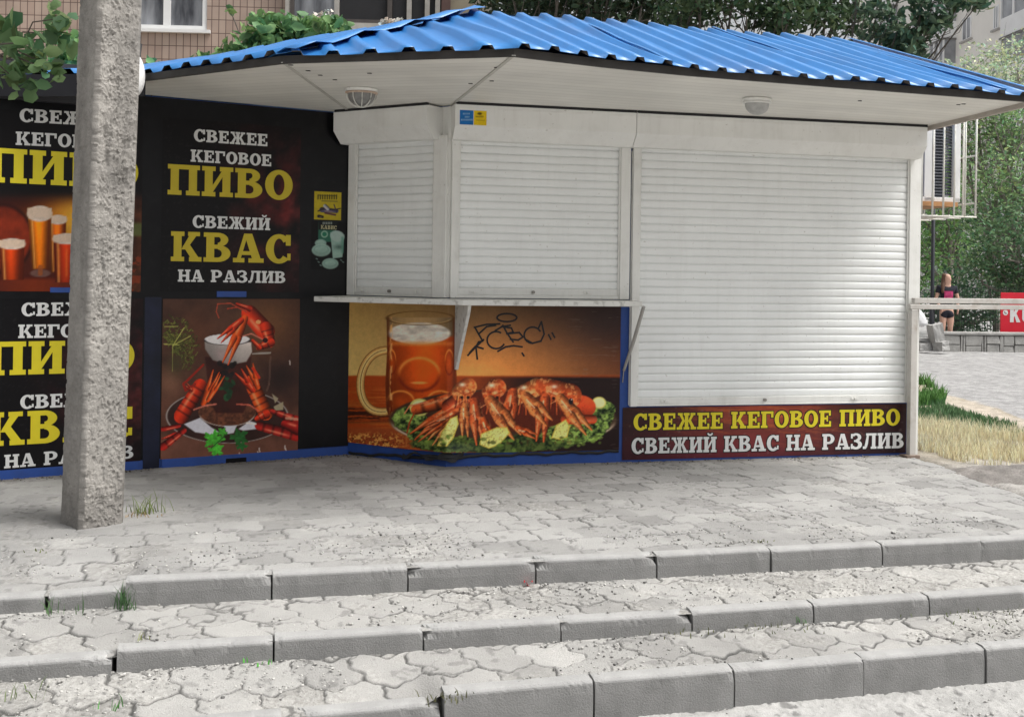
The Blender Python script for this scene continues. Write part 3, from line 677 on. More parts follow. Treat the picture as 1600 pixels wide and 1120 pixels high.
def glyph(c):
    if c == 'П': return stem(.09)+stem(.67)+[RC(0, .85, 1.02, 1)], 1.02
    if c == 'Н': return stem(.09)+stem(.67)+[RC(.3, .42, .7, .58)], 1.02
    if c in 'ИЙ':
        g = stem(.09)+stem(.67)+[[(.34, .12), (.67, .66), (.67, .90), (.34, .36)]]
        if c == 'Й': g += arc_band(.51, 1.30, .24, .25, .13, .13, 200, 340, 8)
        return g, 1.02
    if c == 'В': return [RC(.09, 0, .36, 1), RC(0, 0, .5, .15), RC(0, .85, .5, 1), RC(.3, .45, .5, .59)]+arc_band(.48, .76, .36, .24, .10, .10, -90, 90)+arc_band(.48, .29, .44, .29, .14, .14, -90, 90), .94
    if c == 'Р': return stem(.09, top=False)+[RC(0, .85, .5, 1), RC(.3, .36, .5, .5)]+arc_band(.48, .68, .43, .32, .15, .18, -90, 90), .93
    if c == 'О': return arc_band(.48, .5, .48, .52, .19, .36, 0, 360, 30), .96
    if c == 'С': return arc_band(.48, .5, .48, .52, .19, .36, 38, 318, 24)+[RC(.72, .62, .90, 1.0), RC(.78, .10, .90, .34)], .93
    if c == 'Е': return [RC(.09, 0, .36, 1), RC(0, 0, .84, .15), RC(0, .85, .82, 1), RC(.36, .43, .58, .57), RC(.70, .0, .84, .34), RC(.68, .68, .82, 1), RC(.52, .32, .62, .68)], .86
    if c == 'Г': return stem(.09, top=False)+[RC(0, .85, .84, 1), RC(.68, .62, .84, 1)], .86
    if c == 'К': return stem(.09, sl=.09)+[[(.34, .40), (.52, .40), (.86, .9), (.62, .9)], [(.40, .52), (.56, .66), (.96, .08), (.68, .08)], RC(.56, .86, .96, 1), RC(.60, 0, 1.02, .15)], 1.02
    if c == 'Ж': return stem(.55, .24, .08)+[[(.75, .45), (.90, .45), (1.18, .9), (.98, .9)], [(.78, .54), (.93, .62), (1.26, .08), (1.02, .08)], RC(.94, .86, 1.27, 1), RC(.96, 0, 1.34, .15),
                                        [(.44, .45), (.59, .45), (.36, .9), (.16, .9)], [(.41, .62), (.56, .54), (.32, .08), (.08, .08)], RC(.07, .86, .40, 1), RC(0, 0, .38, .15)], 1.34
    if c == 'А': return [[(.12, .1), (.26, .1), (.52, 1), (.38, 1)], [(.38, 1), (.66, 1), (.98, .1), (.68, .1)], RC(.28, .26, .74, .39), RC(0, 0, .40, .15), RC(.54, 0, 1.08, .15)], 1.08
    if c == 'З': return arc_band(.38, .755, .40, .265, .14, .13, -90, 155)+arc_band(.38, .28, .46, .30, .17, .15, -155, 90)+[RC(.24, .46, .42, .58), RC(.0, .68, .14, .98), RC(.0, .02, .14, .34)], .86
    if c == 'Л': return stem(.67, top=False)+[RC(.22, .85, 1.02, 1), [(.28, .9), (.44, .9), (.36, .3), (.24, .06), (.10, .12)], arc_band(.12, .14, .15, .14, 0, 0, 0, 360, 8)[0], RC(-.02, 0, .22, .17), [(.2, .0), (.3, .12), (.34, .3), (.2, .17)]], 1.02
    if c == 'K': return [RC(.04, 0, .30, 1), [(.30, .34), (.44, .55), (.70, 1), (.44, 1), (.28, .62)], [(.32, .54), (.46, .62), (.76, 0), (.48, 0)]], .76
    if c == 'U': return [RC(.04, .25, .28, 1), RC(.44, .25, .68, 1)]+arc_band(.36, .27, .32, .28, .09, .10, 180, 360), .74
    return [], .42
def lettering(txt, pl, bl, br, hpx, m_, parent, off, outline=0, track=.07, name='lettering'):
    if ' ' in txt:      # one object per word
        tot = sum(glyph(ch)[1]+track for ch in txt)-track; x = 0
        for wd_ in txt.split(' '):
            w = sum(glyph(ch)[1]+track for ch in wd_)-track; a, b = x/tot, (x+w)/tot; x += w+track+glyph(' ')[1]+track
            P = lambda k: (bl[0]+(br[0]-bl[0])*k, bl[1]+(br[1]-bl[1])*k)
            lettering(wd_, pl, P(a), P(b), hpx, m_, parent, off, outline, track, name)
        return
    _lettering(txt, pl, bl, br, hpx, m_, parent, off, outline, track, name)
def _lettering(txt, pl, bl, br, hpx, m_, parent, off, outline, track, name):
    """one line of capitals on a wall: baseline from pixel bl to br, cap height in pixels at its left end"""
    t0, z0 = pl.tz(*bl); t1, z1 = pl.tz(*br); h = pl.tz(bl[0], bl[1]-hpx)[1]-z0
    G = []; x = 0
    for ch in txt:
        g, w = glyph(ch); G.append((x, g)); x += w+track
    x -= track; sx = (t1-t0)/x
    for layer in ((1, 0) if outline else (0,)):
        mb = MB(); k = 0
        for gx, g in G:
            for poly in g:
                P = np.array(poly, float)
                if layer:
                    cc = P.mean(0); d = P-cc; P = P+np.sign(d)*np.array([outline/h*h/sx, outline/h])
                T = t0+(P[:, 0]+gx)*sx; Z = z0+(z1-z0)*(P[:, 0]+gx)/x+P[:, 1]*h
                o = off+(k % 7)*.00012+(0 if layer else .0015); k += 1
                mb.add([pl.xyz(a, b, o) for a, b in zip(T, Z)], [tuple(range(len(P)))])
        mb.build(name if not layer else 'letter_outline', M_outl if layer else m_, parent)

# ------------------------------------------------------------------ printed posters: the print is computed point by point over the sheet
class Print:
    """colours in photo values over the sheet's points, in picture coordinates (X to the right, Y down)"""
    def __init__(s, X, Y): s.X, s.Y = X, Y; s.C = np.zeros(X.shape+(3,))
    def lay(s, m_, c):
        m_ = np.clip(m_, 0, 1)[..., None]; s.C = s.C*(1-m_)+np.asarray(c, float)*m_
    def ell(s, cx, cy, rx, ry, rot=0, soft=1.):
        a = R(rot); dx, dy = s.X-cx, s.Y-cy; u = dx*math.cos(a)+dy*math.sin(a); v = -dx*math.sin(a)+dy*math.cos(a)
        d = np.sqrt((u/rx)**2+(v/ry)**2); return sstep(1+soft/min(rx, ry), 1-soft/min(rx, ry), d), u/rx, v/ry
    def cap(s, x0, y0, x1, y1, r0, r1, soft=.8):
        dx, dy = x1-x0, y1-y0; L2 = dx*dx+dy*dy+1e-9
        t = np.clip(((s.X-x0)*dx+(s.Y-y0)*dy)/L2, 0, 1); d = np.hypot(s.X-x0-dx*t, s.Y-y0-dy*t); r = r0+(r1-r0)*t
        side = ((s.X-x0)*dy-(s.Y-y0)*dx)/math.sqrt(L2)/np.maximum(r, .1)
        return sstep(soft, -soft, d-r), t, side
    def poly(s, pts, soft=.8):
        ins = np.zeros(s.X.shape, bool); dm = np.full(s.X.shape, 1e9); n = len(pts)
        for i in range(n):
            x0, y0 = pts[i]; x1, y1 = pts[(i+1) % n]
            c = ((y0 > s.Y) != (y1 > s.Y)) & (s.X < (x1-x0)*(s.Y-y0)/(y1-y0+1e-12)+x0); ins ^= c
            dx, dy = x1-x0, y1-y0; t = np.clip(((s.X-x0)*dx+(s.Y-y0)*dy)/(dx*dx+dy*dy+1e-9), 0, 1); dm = np.minimum(dm, np.hypot(s.X-x0-dx*t, s.Y-y0-dy*t))
        return sstep(soft, -soft, np.where(ins, -dm, dm))
    def body(s, x0, y0, x1, y1, r0, r1, c, hi=(255, 200, 150), seg=0, lit=-.4):
        m_, t, sd_ = s.cap(x0, y0, x1, y1, r0, r1)
        c = np.asarray(c, float); sh = 1.12-.55*np.clip(np.abs(sd_-lit), 0, 1.5)**1.5
        col = c*np.clip(sh, .3, 1.3)[..., None]
        if seg: col = col*(1-.45*sstep(.25, 0, np.abs(((t*seg) % 1)-.5)))[..., None]
        g = np.exp(-((sd_-lit)/.22)**2)*.45*sstep(.05, .3, t)*sstep(1, .6, t)
        col = col*(1-g[..., None])+np.asarray(hi, float)*g[..., None]
        m_ = np.clip(m_, 0, 1)[..., None]; s.C = s.C*(1-m_)+col*m_
    def line(s, pts, w, c, a=1.):
        for p, q in zip(pts[:-1], pts[1:]): s.lay(s.cap(p[0], p[1], q[0], q[1], w, w, .6)[0]*a, c)
    def claw(s, x0, y0, x1, y1, r, c, open_=.3):
        dx, dy = x1-x0, y1-y0; L = math.hypot(dx, dy); ux, uy = dx/L, dy/L; mx_, my = x0+dx*.45, y0+dy*.45
        s.body(x0, y0, mx_, my, r*.65, r, c)
        for sg in (-1, 1):
            ex, ey = x1-uy*r*open_*2.2*sg, y1+ux*r*open_*2.2*sg
            s.body(mx_-uy*r*.4*sg, my+ux*r*.4*sg, ex, ey, r*.62, r*.12, c)
    def colour(s, gain):
        g = .5*fbm(s.X/1.7, s.Y/1.7, 601, 2)+.5*fbm(s.X/6, s.Y/6, 602, 3); fd = fbm(s.X/70, s.Y/55, 603, 3)
        gr = s.C.mean(-1, keepdims=True); s.C = gr+(s.C-gr)*1.05; s.C = s.C*(1+.16*(g-.5))[..., None]+4*(fd-.35)[..., None]
        return np.clip(lin(np.clip(s.C, 0, 255))*gain, .002, .92)
def printed(name, segs, zr, off, paint, parent, gain, step=.0052, curl=None):
    """a sheet over one or two wall planes; segs = [(plane, t0, t1)]"""
    nz = int((zr[1]-zr[0])/step)+2; z = np.linspace(zr[0], zr[1], nz); P = []
    for pl, t0, t1 in segs:
        t = np.linspace(t0, t1, int((t1-t0)/step)+2); T, Z = np.meshgrid(t, z, indexing='ij'); P.append(pl.grid(T, Z, off))
    P = np.concatenate(P, 0); U, V = proj(P)
    pr = Print(U, V); paint(pr)
    if curl is not None: P = curl(P, U, V)
    o = mesh_obj(name, P.reshape(-1, 3), gridfaces(P.shape[0], P.shape[1]), M_print, parent, False, col=pr.colour(gain).reshape(-1, 3))
    return o

# big panel under the counter: mug of beer and a dish of boiled crayfish, wrapped round the corner
def paint_mug(p):
    X, Y = p.X, p.Y; n = fbm(X/9, Y/9, 301); ns = fbm(X/40, Y/3, 302); nf = fbm(X/2.5, Y/2.5, 303, 2)
    t = np.clip((X-545)/420, 0, 1)[..., None]; ty = np.clip((Y-480)/106, 0, 1)[..., None]
    top = np.array([176, 142, 84])*(1-t)**1.3+np.array([46, 30, 28])*t
    bot = np.array([196, 166, 100])*(1-t)+np.array([104, 60, 36])*t
    p.C = top*(1-ty)+bot*ty
    glow = np.exp(-((X-770)/110)**2-((Y-585)/70)**2)[..., None]; p.C = p.C+np.array([70, 30, 6])*glow
    p.lay(.55*np.exp(-((X-955)/60)**2-((Y-500)/40)**2), (34, 28, 30))
    p.lay(sstep(585, 589, Y+2*(ns-.5)), np.array([150, 62, 22]))
    p.lay(sstep(585, 640, Y)*sstep(600, 560, X)*.75*sstep(.42, .6, ns), (92, 36, 14))
    p.lay(sstep(585, 600, Y)*sstep(600, 615, Y[...]*0+Y)*sstep(.4, .62, ns)*.5, (196, 110, 46))
    p.lay(sstep(664, 672, Y)*sstep(700, 600, X), np.array([142, 66, 32]))
    p.lay(sstep(634, 640, Y)*sstep(664, 652, Y)*sstep(640, 600, X)*sstep(.35, .5, ns), (52, 24, 14))
    p.lay(sstep(700, 850, X)*sstep(586, 592, Y), (30, 18, 18))
    p.lay(sstep(700, 712, Y[...]), (66, 38, 26))
    p.lay(sstep(672, 682, Y)*sstep(660, 600, X)*sstep(.52, .62, nf)*.9, (205, 150, 76)); p.lay(sstep(672, 690, Y)*sstep(650, 590, X)*sstep(.58, .66, fbm(X/3, Y/2, 305))*.8, (60, 26, 12))
    # handle
    for w, c in ((6.5, (120, 78, 40)), (5, (196, 152, 88)), (2.2, (226, 196, 132)), (.8, (140, 90, 44))):
        a = [(604-41*math.sin(q_)**.8*(1+.0*q_), 595-48*math.cos(q_)+6*math.sin(q_)) for q_ in np.linspace(.02, math.pi-.02, 26)]
        for q, r in zip(a[:-1], a[1:]): p.lay(p.cap(*q, *r, w, w, .8)[0], c)
    # glass
    gx = (X-657)/54.
    body = p.poly([(604, 496), (711, 496), (712, 560), (714, 600), (712, 640), (706, 660), (612, 660), (604, 640), (602, 600), (605, 550)])
    cy = 1-.55*np.clip(np.abs(gx+.1), 0, 1)**2
    p.lay(body*.85, np.array([150, 118, 74])*cy[..., None]+20)
    beer = body*sstep(526, 532, Y+4*gx**2)
    col = (np.array([196, 74, 18])*(.62+.5*np.exp(-((gx-.15)/.6)**2)-.0)[..., None]*(1.06-.35*np.clip((Y-560)/90, 0, 1))[..., None])
    p.lay(beer, col)
    m_, u, v = p.ell(655, 521, 49, 17); fo = np.array([214, 204, 190])*(.72+.42*fbm(X/14, Y/5, 307))[..., None]; p.lay(m_*.96, fo)
    m_, u, v = p.ell(655, 527, 49, 14); p.lay(m_*sstep(.1, .9, v)*.5, (176, 120, 60))
    p.lay(body*sstep(543, 536, Y)*sstep(531, 538, Y)*.5, (222, 138, 60))
    for (cx, cy_, rx, ry) in ((655, 585, 33, 27), (626, 628, 22, 18), (688, 628, 22, 18), (612, 566, 7, 20), (702, 566, 7, 20)):
        m_, u, v = p.ell(cx, cy_, rx, ry); ring = np.exp(-((np.hypot(u, v)-.95)/.09)**2)
        p.lay(body*ring*sstep(.3, -.6, v)*.75, (240, 150, 70)); p.lay(body*ring*sstep(-.2, .6, v)*.7, (96, 26, 10)); p.lay(body*np.exp(-(u/.6)**2-(v/.6)**2)*.45, (226, 92, 24))
    m_, u, v = p.ell(655, 598, 12, 2); p.lay(m_*.7, (255, 170, 90))
    for x in (606, 710): p.lay(body*np.exp(-((X-x)/3.2)**2)*.7, (80, 34, 14))
    p.lay(body*np.exp(-((X-611)/2.2)**2)*sstep(.45, .6, fbm(X/3, Y/9, 309))*.8, (226, 166, 100)); p.lay(body*sstep(650, 662, Y), (110, 34, 14))
    m_, u, v = p.ell(657, 497, 54, 11); ring = np.exp(-((np.hypot(u, v)-.97)/.05)**2); p.lay(ring*.85, (88, 60, 32)); p.lay(np.exp(-((np.hypot(u, v)-.88)/.04)**2)*sstep(-.3, .6, v)*.5, (206, 172, 112))
    # dish
    m_, u, v = p.ell(786, 655, 178, 47); p.lay(m_, (60, 42, 30)); ring = np.exp(-((np.hypot(u, v)-.985)/.018)**2)*sstep(0, .4, v); p.lay(ring, (196, 176, 150))
    # lettuce
    ln = fbm(X/7, Y/6, 311, 5); lf = .5*fbm(X/3.4, Y/3.0, 312, 4)+.5*fbm(X/9, Y/7, 313, 3)
    for (cx, cy_, rx, ry) in ((640, 655, 26, 20), (655, 672, 22, 18), (700, 694, 60, 13), (770, 697, 80, 11), (840, 690, 60, 13), (895, 676, 50, 16), (935, 650, 26, 20), (920, 665, 34, 18), (948, 640, 12, 14)):
        m_, u, v = p.ell(cx+10*(ln-.5), cy_+10*(lf-.5), rx, ry); k = np.clip((lf-.33)*3.2, 0, 1)[..., None]; lite = 1-.45*np.clip((cx-640)/80, 0, 1)*(cx < 880)
        p.lay(m_, (np.array([18, 30, 14])*(1-k)+np.array([146, 172, 84])*lite*k))
    RD = (196, 84, 38); RL = (222, 126, 68)
    # lemon slices behind
    for (cx, cy_, r) in ((656, 636, 16), (936, 629, 11)):
        m_, u, v = p.ell(cx, cy_, r, r*.85); p.lay(m_, (196, 186, 104)); m_, u, v = p.ell(cx, cy_, r*.8, r*.66); p.lay(m_, (226, 214, 150))
    # left crayfish lying towards the viewer
    p.body(716, 622, 650, 640, 13, 8, RD, seg=3); p.claw(700, 640, 645, 682, 9, RD); p.claw(712, 645, 672, 692, 8, RL); p.line([(650, 640), (640, 660), (636, 676)], 1.2, (150, 60, 30)); p.line([(668, 628), (640, 634), (632, 646)], 1.0, (200, 120, 80))
    seg_ = fbm(X/5, Y/5, 331, 4); m_, u, v = p.ell(800, 640, 96, 34); p.lay(m_*.85, (84, 30, 16)); GO = (212, 118, 62); RO = (200, 88, 44)
    m_, u, v = p.ell(904, 636, 27, 19); p.lay(m_, np.array([176, 62, 32])*(1.1-.4*np.clip(v, -.5, 1))[..., None]); p.body(700, 634, 722, 622, 10, 13, (172, 66, 34)); p.body(884, 655, 926, 655, 8, 7, (186, 70, 36))
    for (x0, y0, x1, y1, r0, r1, c_) in ((722, 612, 731, 604, 16, 14, GO), (768, 612, 776, 606, 15, 15, RO), (806, 620, 838, 605, 13, 14, GO), (850, 604, 890, 618, 14, 19, RO)):
        p.body(x0, y0, x1, y1, r0, r1, c_, (255, 226, 180), lit=-.3); mk = p.cap(x0, y0, x1, y1, r0, r1)[0]
        p.lay(mk*sstep(.54, .66, seg_)*.45, (244, 176, 112)); p.lay(mk*sstep(.46, .36, seg_)*.45, (146, 52, 24))
        cx, cy = (x0+x1)/2, (y0+y1)/2; p.line([(cx-r0*.9, cy+2), (cx, cy+r0*.55), (cx+r0*.9, cy+3)], .9, (150, 58, 26), .8); p.lay(np.exp(-((X-cx+4)/5)**2-((Y-cy+7)/3)**2)*.75, (255, 236, 206))
        for k in range(7): p.line([(cx-12+k*4, cy+r0*.7), (cx-14+k*4.6, cy+r0+8), (cx-18+k*6, cy+r0+22)], 1.0, (178, 78, 38) if k % 2 else (96, 30, 18))
        for q in (-5, 5): m_, u, v = p.ell(cx+q, cy+r0*.8, 2.4, 2.2); p.lay(m_, (26, 14, 14))
        p.line([(cx, cy+r0), (cx-20, cy+r0+12), (cx-36, cy+r0+22)], .55, (230, 150, 96), .8); p.line([(cx+3, cy+r0), (cx+24, cy+r0+13)], .55, (216, 130, 84), .8)
    for (x0, y0, x1, y1, r_, c_) in ((713, 642, 652, 687, 7, RD), (700, 650, 664, 668, 5, (190, 90, 50)), (708, 660, 690, 690, 7, RD), (726, 634, 727, 682, 9, GO), (741, 628, 750, 694, 11, RO), (756, 656, 768, 690, 8, RD), (801, 614, 795, 662, 12, RO), (766, 626, 808, 682, 14, GO), (852, 622, 844, 689, 12, RO), (822, 620, 858, 660, 13, GO), (810, 668, 838, 682, 7, RD), (876, 622, 920, 675, 12, GO)):
        p.claw(x0, y0, x1, y1, r_, c_, .22); mk = p.cap(x0, y0, x0+(x1-x0)*.6, y0+(y1-y0)*.6, r_, r_)[0]; p.lay(mk*sstep(.56, .70, seg_)*.22, (236, 160, 104)); p.lay(mk*sstep(.44, .30, seg_)*.25, (130, 44, 22))
        p.line([(x0+(x1-x0)*.08-2, y0+4), (x0+(x1-x0)*.42-2, y0+(y1-y0)*.42)], .9, (255, 222, 178), .6)
    m_, u, v = p.ell(892, 627, 3.6, 5); p.lay(m_, (24, 18, 22)); p.lay(np.exp(-((X-893)/1.2)**2-((Y-624)/1.2)**2), (220, 200, 190))
    p.lay(sstep(.60, .68, fbm(X/4, Y/4, 320, 3))*sstep(600, 615, Y)*sstep(700, 690, Y)*sstep(640, 690, X)*sstep(925, 900, X)*.35, (70, 20, 14))
    # lemons in front
    for q in ([(684, 696), (690, 676), (704, 654), (714, 650), (716, 662), (708, 684), (698, 697)], [(750, 694), (752, 678), (776, 668), (792, 668), (796, 676), (780, 694), (764, 700)], [(862, 684), (870, 664), (884, 656), (890, 666), (886, 682), (874, 686)]):
        m_ = p.poly(q); p.lay(m_, np.array([226, 212, 122])*(.86+.28*fbm(X/6, Y/10, 321))[..., None]); p.line(q+[q[0]], .9, (196, 170, 70), .8)
        p.lay(m_*sstep(.62, .7, fbm(X/2, Y/2, 322, 2))*.4, (110, 96, 40))
    for k in range(60):
        a, b = random.uniform(650, 940), random.uniform(687, 704); m_, u, v = p.ell(a, b-abs(a-800)*.07, random.uniform(2, 5), random.uniform(1.5, 3)); c_ = random.uniform(.3, 1); p.lay(m_*.7, (120*c_, 148*c_, 62*c_))
    # scuffs
    p.lay(sstep(.70, .76, fbm(X/30, Y/2.2, 330, 4))*.25*sstep(850, 930, X), (120, 110, 104))
def curl_mug(P, U, V):
    k = sstep(690, 712, V)*(np.exp(-((U-690)/55)**2)*.035+np.exp(-((U-560)/22)**2)*.012); P = P.copy(); P[..., 1] -= k; P[..., 2] += k*.35; return P
mugp = printed('poster', [(W_, tC+.003, -.0), (F_, .002, F_.tz(968, 600)[0])], (.085, 1.10), .008, paint_mug, None, 1.5, .0046, curl_mug)
tag(mugp, 'poster of a beer mug and a dish of crayfish under the counter, scrawled with graffiti', 'poster')
# torn black membrane below it
m = MB(); V = []
for i in range(15):
    u = 632+i*6.5; pl = W_ if u < 697 else F_; v1 = 707+3*math.sin(i*1.7)+(4 if 5 < i < 9 else 0); v2 = 712+5*math.sin(i*1.1+1)+10*math.exp(-((u-694)/16)**2)
    t, z = pl.tz(u, v1); a = pl.xyz(t, z, .020+.01*math.sin(i)); t, z = pl.tz(u, v2); V += [a, pl.xyz(t, max(z, .005), .035+.012*math.sin(i*2.3))]
mesh_obj('torn_edge', np.array(V), gridfaces(15, 2), mat('black_membrane', (.02, .02, .022), .7, .3, 20, .3, 40), mugp)
V = []; us = np.linspace(546, 966, 64)
for u in us:
    pl = W_ if u < 697 else F_; v = np.interp(u, [546, 640, 697, 760, 966], [708.5, 714, 715, 712, 706])+1.2*math.sin(u*.09)+.8*math.sin(u*.23)
    t, z = pl.tz(u, v-3.2); o = .014+.022*math.exp(-((u-690)/50)**2); V += [pl.xyz(t, z, .0095), pl.xyz(t, z-.012, o), pl.xyz(t, z-.020, o*.6)]
mesh_obj('lower_edge', np.array(V), gridfaces(len(us), 3), MATS['black_membrane'], mugp)
# graffiti tag: spray strokes lying on the print
def strokes(pl, lines, w, off, mt, parent, name):
    mb = MB(); k = 0
    for ln_ in lines:
        q = [np.array(pl.tz(u, v)) for u, v in ln_]
        for a, b in zip(q[:-1], q[1:]):
            d = b-a; L = np.linalg.norm(d)+1e-9; d /= L; nn = np.array([-d[1], d[0]])*w; o = off+(k % 5)*.00015; k += 1
            mb.add([pl.xyz(*(a-d*w*.8-nn), o), pl.xyz(*(b+d*w*.8-nn), o), pl.xyz(*(b+d*w*.8+nn), o), pl.xyz(*(a-d*w*.8+nn), o)], [(0, 1, 2, 3)])
    return mb.build(name, mt, parent)
zz = lambda a: [(480+x/2.857, 380+y/2.857) for x, y in a]
el = lambda cx, cy, rx, ry, a0, a1, n=14: [(480+(cx+rx*math.cos(R(a0+(a1-a0)*i/n)))/2.857, 380+(cy+ry*math.sin(R(a0+(a1-a0)*i/n)))/2.857) for i in range(n+1)]
G = [el(890, 332, 44, 18, 0, 360, 20), zz([(745, 375), (800, 362), (858, 360)]), zz([(748, 376), (764, 405), (782, 436), (764, 440), (752, 462)]), zz([(764, 405), (800, 372), (840, 366)]),
     zz([(786, 430), (752, 462), (716, 500)]), zz([(724, 488), (750, 460), (784, 470)]), zz([(752, 462), (758, 516)]), el(842, 432, 40, 38, -60, -330, 18), zz([(872, 366), (890, 400), (918, 440)]),
     zz([(866, 372), (910, 378), (918, 396), (890, 404)]), zz([(890, 404), (945, 398), (962, 418), (940, 432), (905, 428)]), zz([(838, 390), (868, 372), (905, 366)]), el(1005, 410, 38, 36, 100, 330, 14), zz([(1030, 380), (1044, 350), (1056, 405), (1042, 436), (1004, 446), (972, 428)]),
     zz([(850, 482), (885, 462), (920, 457), (958, 462)]), zz([(958, 490), (966, 502)]), zz([(1076, 408), (1086, 428)]), zz([(1092, 400), (1103, 420)])]
strokes(F_, G, .0062, .0098, M_ink, mugp, 'graffiti')

# strip of lettering below the wide shutter
def paint_band(p):
    X, Y = p.X, p.Y; n = fbm(X/60, Y/9, 341); p.C = np.ones(X.shape+(3,))*np.array([34, 24, 28])
    g = np.exp(-((X-1190)/150)**2)*np.exp(-((Y-640)/50)**2); p.C = p.C+np.array([120, 48, 26])*(g*(.7+.6*n))[..., None]
    p.C = p.C+np.array([52, 14, 20])*(np.exp(-((X-1130)/170)**2)*sstep(655, 700, Y))[..., None]
    p.lay(sstep(.58, .66, fbm(X/80, (Y-.12*X)/4, 342))*g*.5, (196, 104, 56)); p.lay(sstep(.73, .77, fbm(X/6, Y/6, 343))*.3, (120, 116, 112))
band = printed('banner', [(F_, F_.tz(972, 680)[0], F_.tz(1415, 680)[0])], (.012, .382), .006, paint_band, None, 1.0, .007)
tag(band, 'long dark banner with a yellow and a white line of lettering below the wide shutter', 'banner')
lettering('СВЕЖЕЕ КЕГОВОЕ ПИВО', F_, (989, 672), (1405, 664), 26, M_yel, band, .0075, .006)
lettering('СВЕЖИЙ КВАС НА РАЗЛИВ', F_, (986, 708.5), (1411, 699.5), 24.5, M_wht, band, .0075, .006)

# posters on the left wall
def paint_dark(cx, cy):
    def f(p):
        X, Y = p.X, p.Y; p.C = np.ones(X.shape+(3,))*np.array([15, 14, 17])
        g = np.exp(-((X-cx)/75)**2-((Y-cy)/120)**2)*np.clip(fbm(X/28, Y/28, 351)*2-.55, 0, 1); p.C = p.C+np.array([92, 24, 20])*g[..., None]
        g = np.exp(-((X-cx-60)/60)**2-((Y-cy-10)/110)**2)*np.clip(fbm(X/12, Y/12, 352)*2-.8, 0, 1); p.C = p.C+np.array([60, 28, 26])*g[..., None]
        p.lay(sstep(.72, .78, fbm(X/3, Y/3, 353, 2))*.25, (70, 64, 64))
    return f
tl = lambda u, v: L_.tz(u, v)[0]
p2 = printed('poster', [(L_, tl(252, 320), tl(468, 320))], (1.165, 2.32), .0112, paint_dark(430, 330), None, .8, .009)
tag(p2, 'black poster with large yellow lettering above the crayfish poster', 'poster')
for tx, bl, br, h, m_ in (('СВЕЖЕЕ', (302, 221.5), (417, 229.3), 19.5, M_wht), ('КЕГОВОЕ', (297, 253), (423, 260.5), 19, M_wht), ('ПИВО', (261, 304), (456, 313), 47.5, M_yel2),
                     ('СВЕЖИЙ', (300, 356), (421, 360), 19.5, M_wht), ('КВАС', (266, 408), (454, 411.5), 46.5, M_yel2), ('НА РАЗЛИВ', (277, 440), (445, 442.5), 19, M_wht)):
    lettering(tx, L_, bl, br, h, m_, p2, .0128)
p1b = printed('poster', [(L_, tl(-60, 600), tl(221, 600))], (.045, 1.12), .0112, paint_dark(170, 600), None, .8, .009)
tag(p1b, 'black poster with large yellow lettering half hidden behind the concrete pole, lower one', 'poster')
for tx, bl, br, h, m_ in (('СВЕЖЕЕ', (33, 494), (171, 492), 21, M_wht), ('КЕГОВОЕ', (28, 528), (179, 526), 21, M_wht), ('ПИВО', (-19, 586.5), (209, 580), 52.5, M_yel),
                     ('СВЕЖИЙ', (31, 638.5), (177, 632), 21.5, M_wht), ('КВАС', (-20, 697), (207, 684), 52.5, M_yel), ('НА РАЗЛИВ', (6, 731), (208, 715), 21, M_wht)):
    lettering(tx, L_, bl, br, h, m_, p1b, .0128)
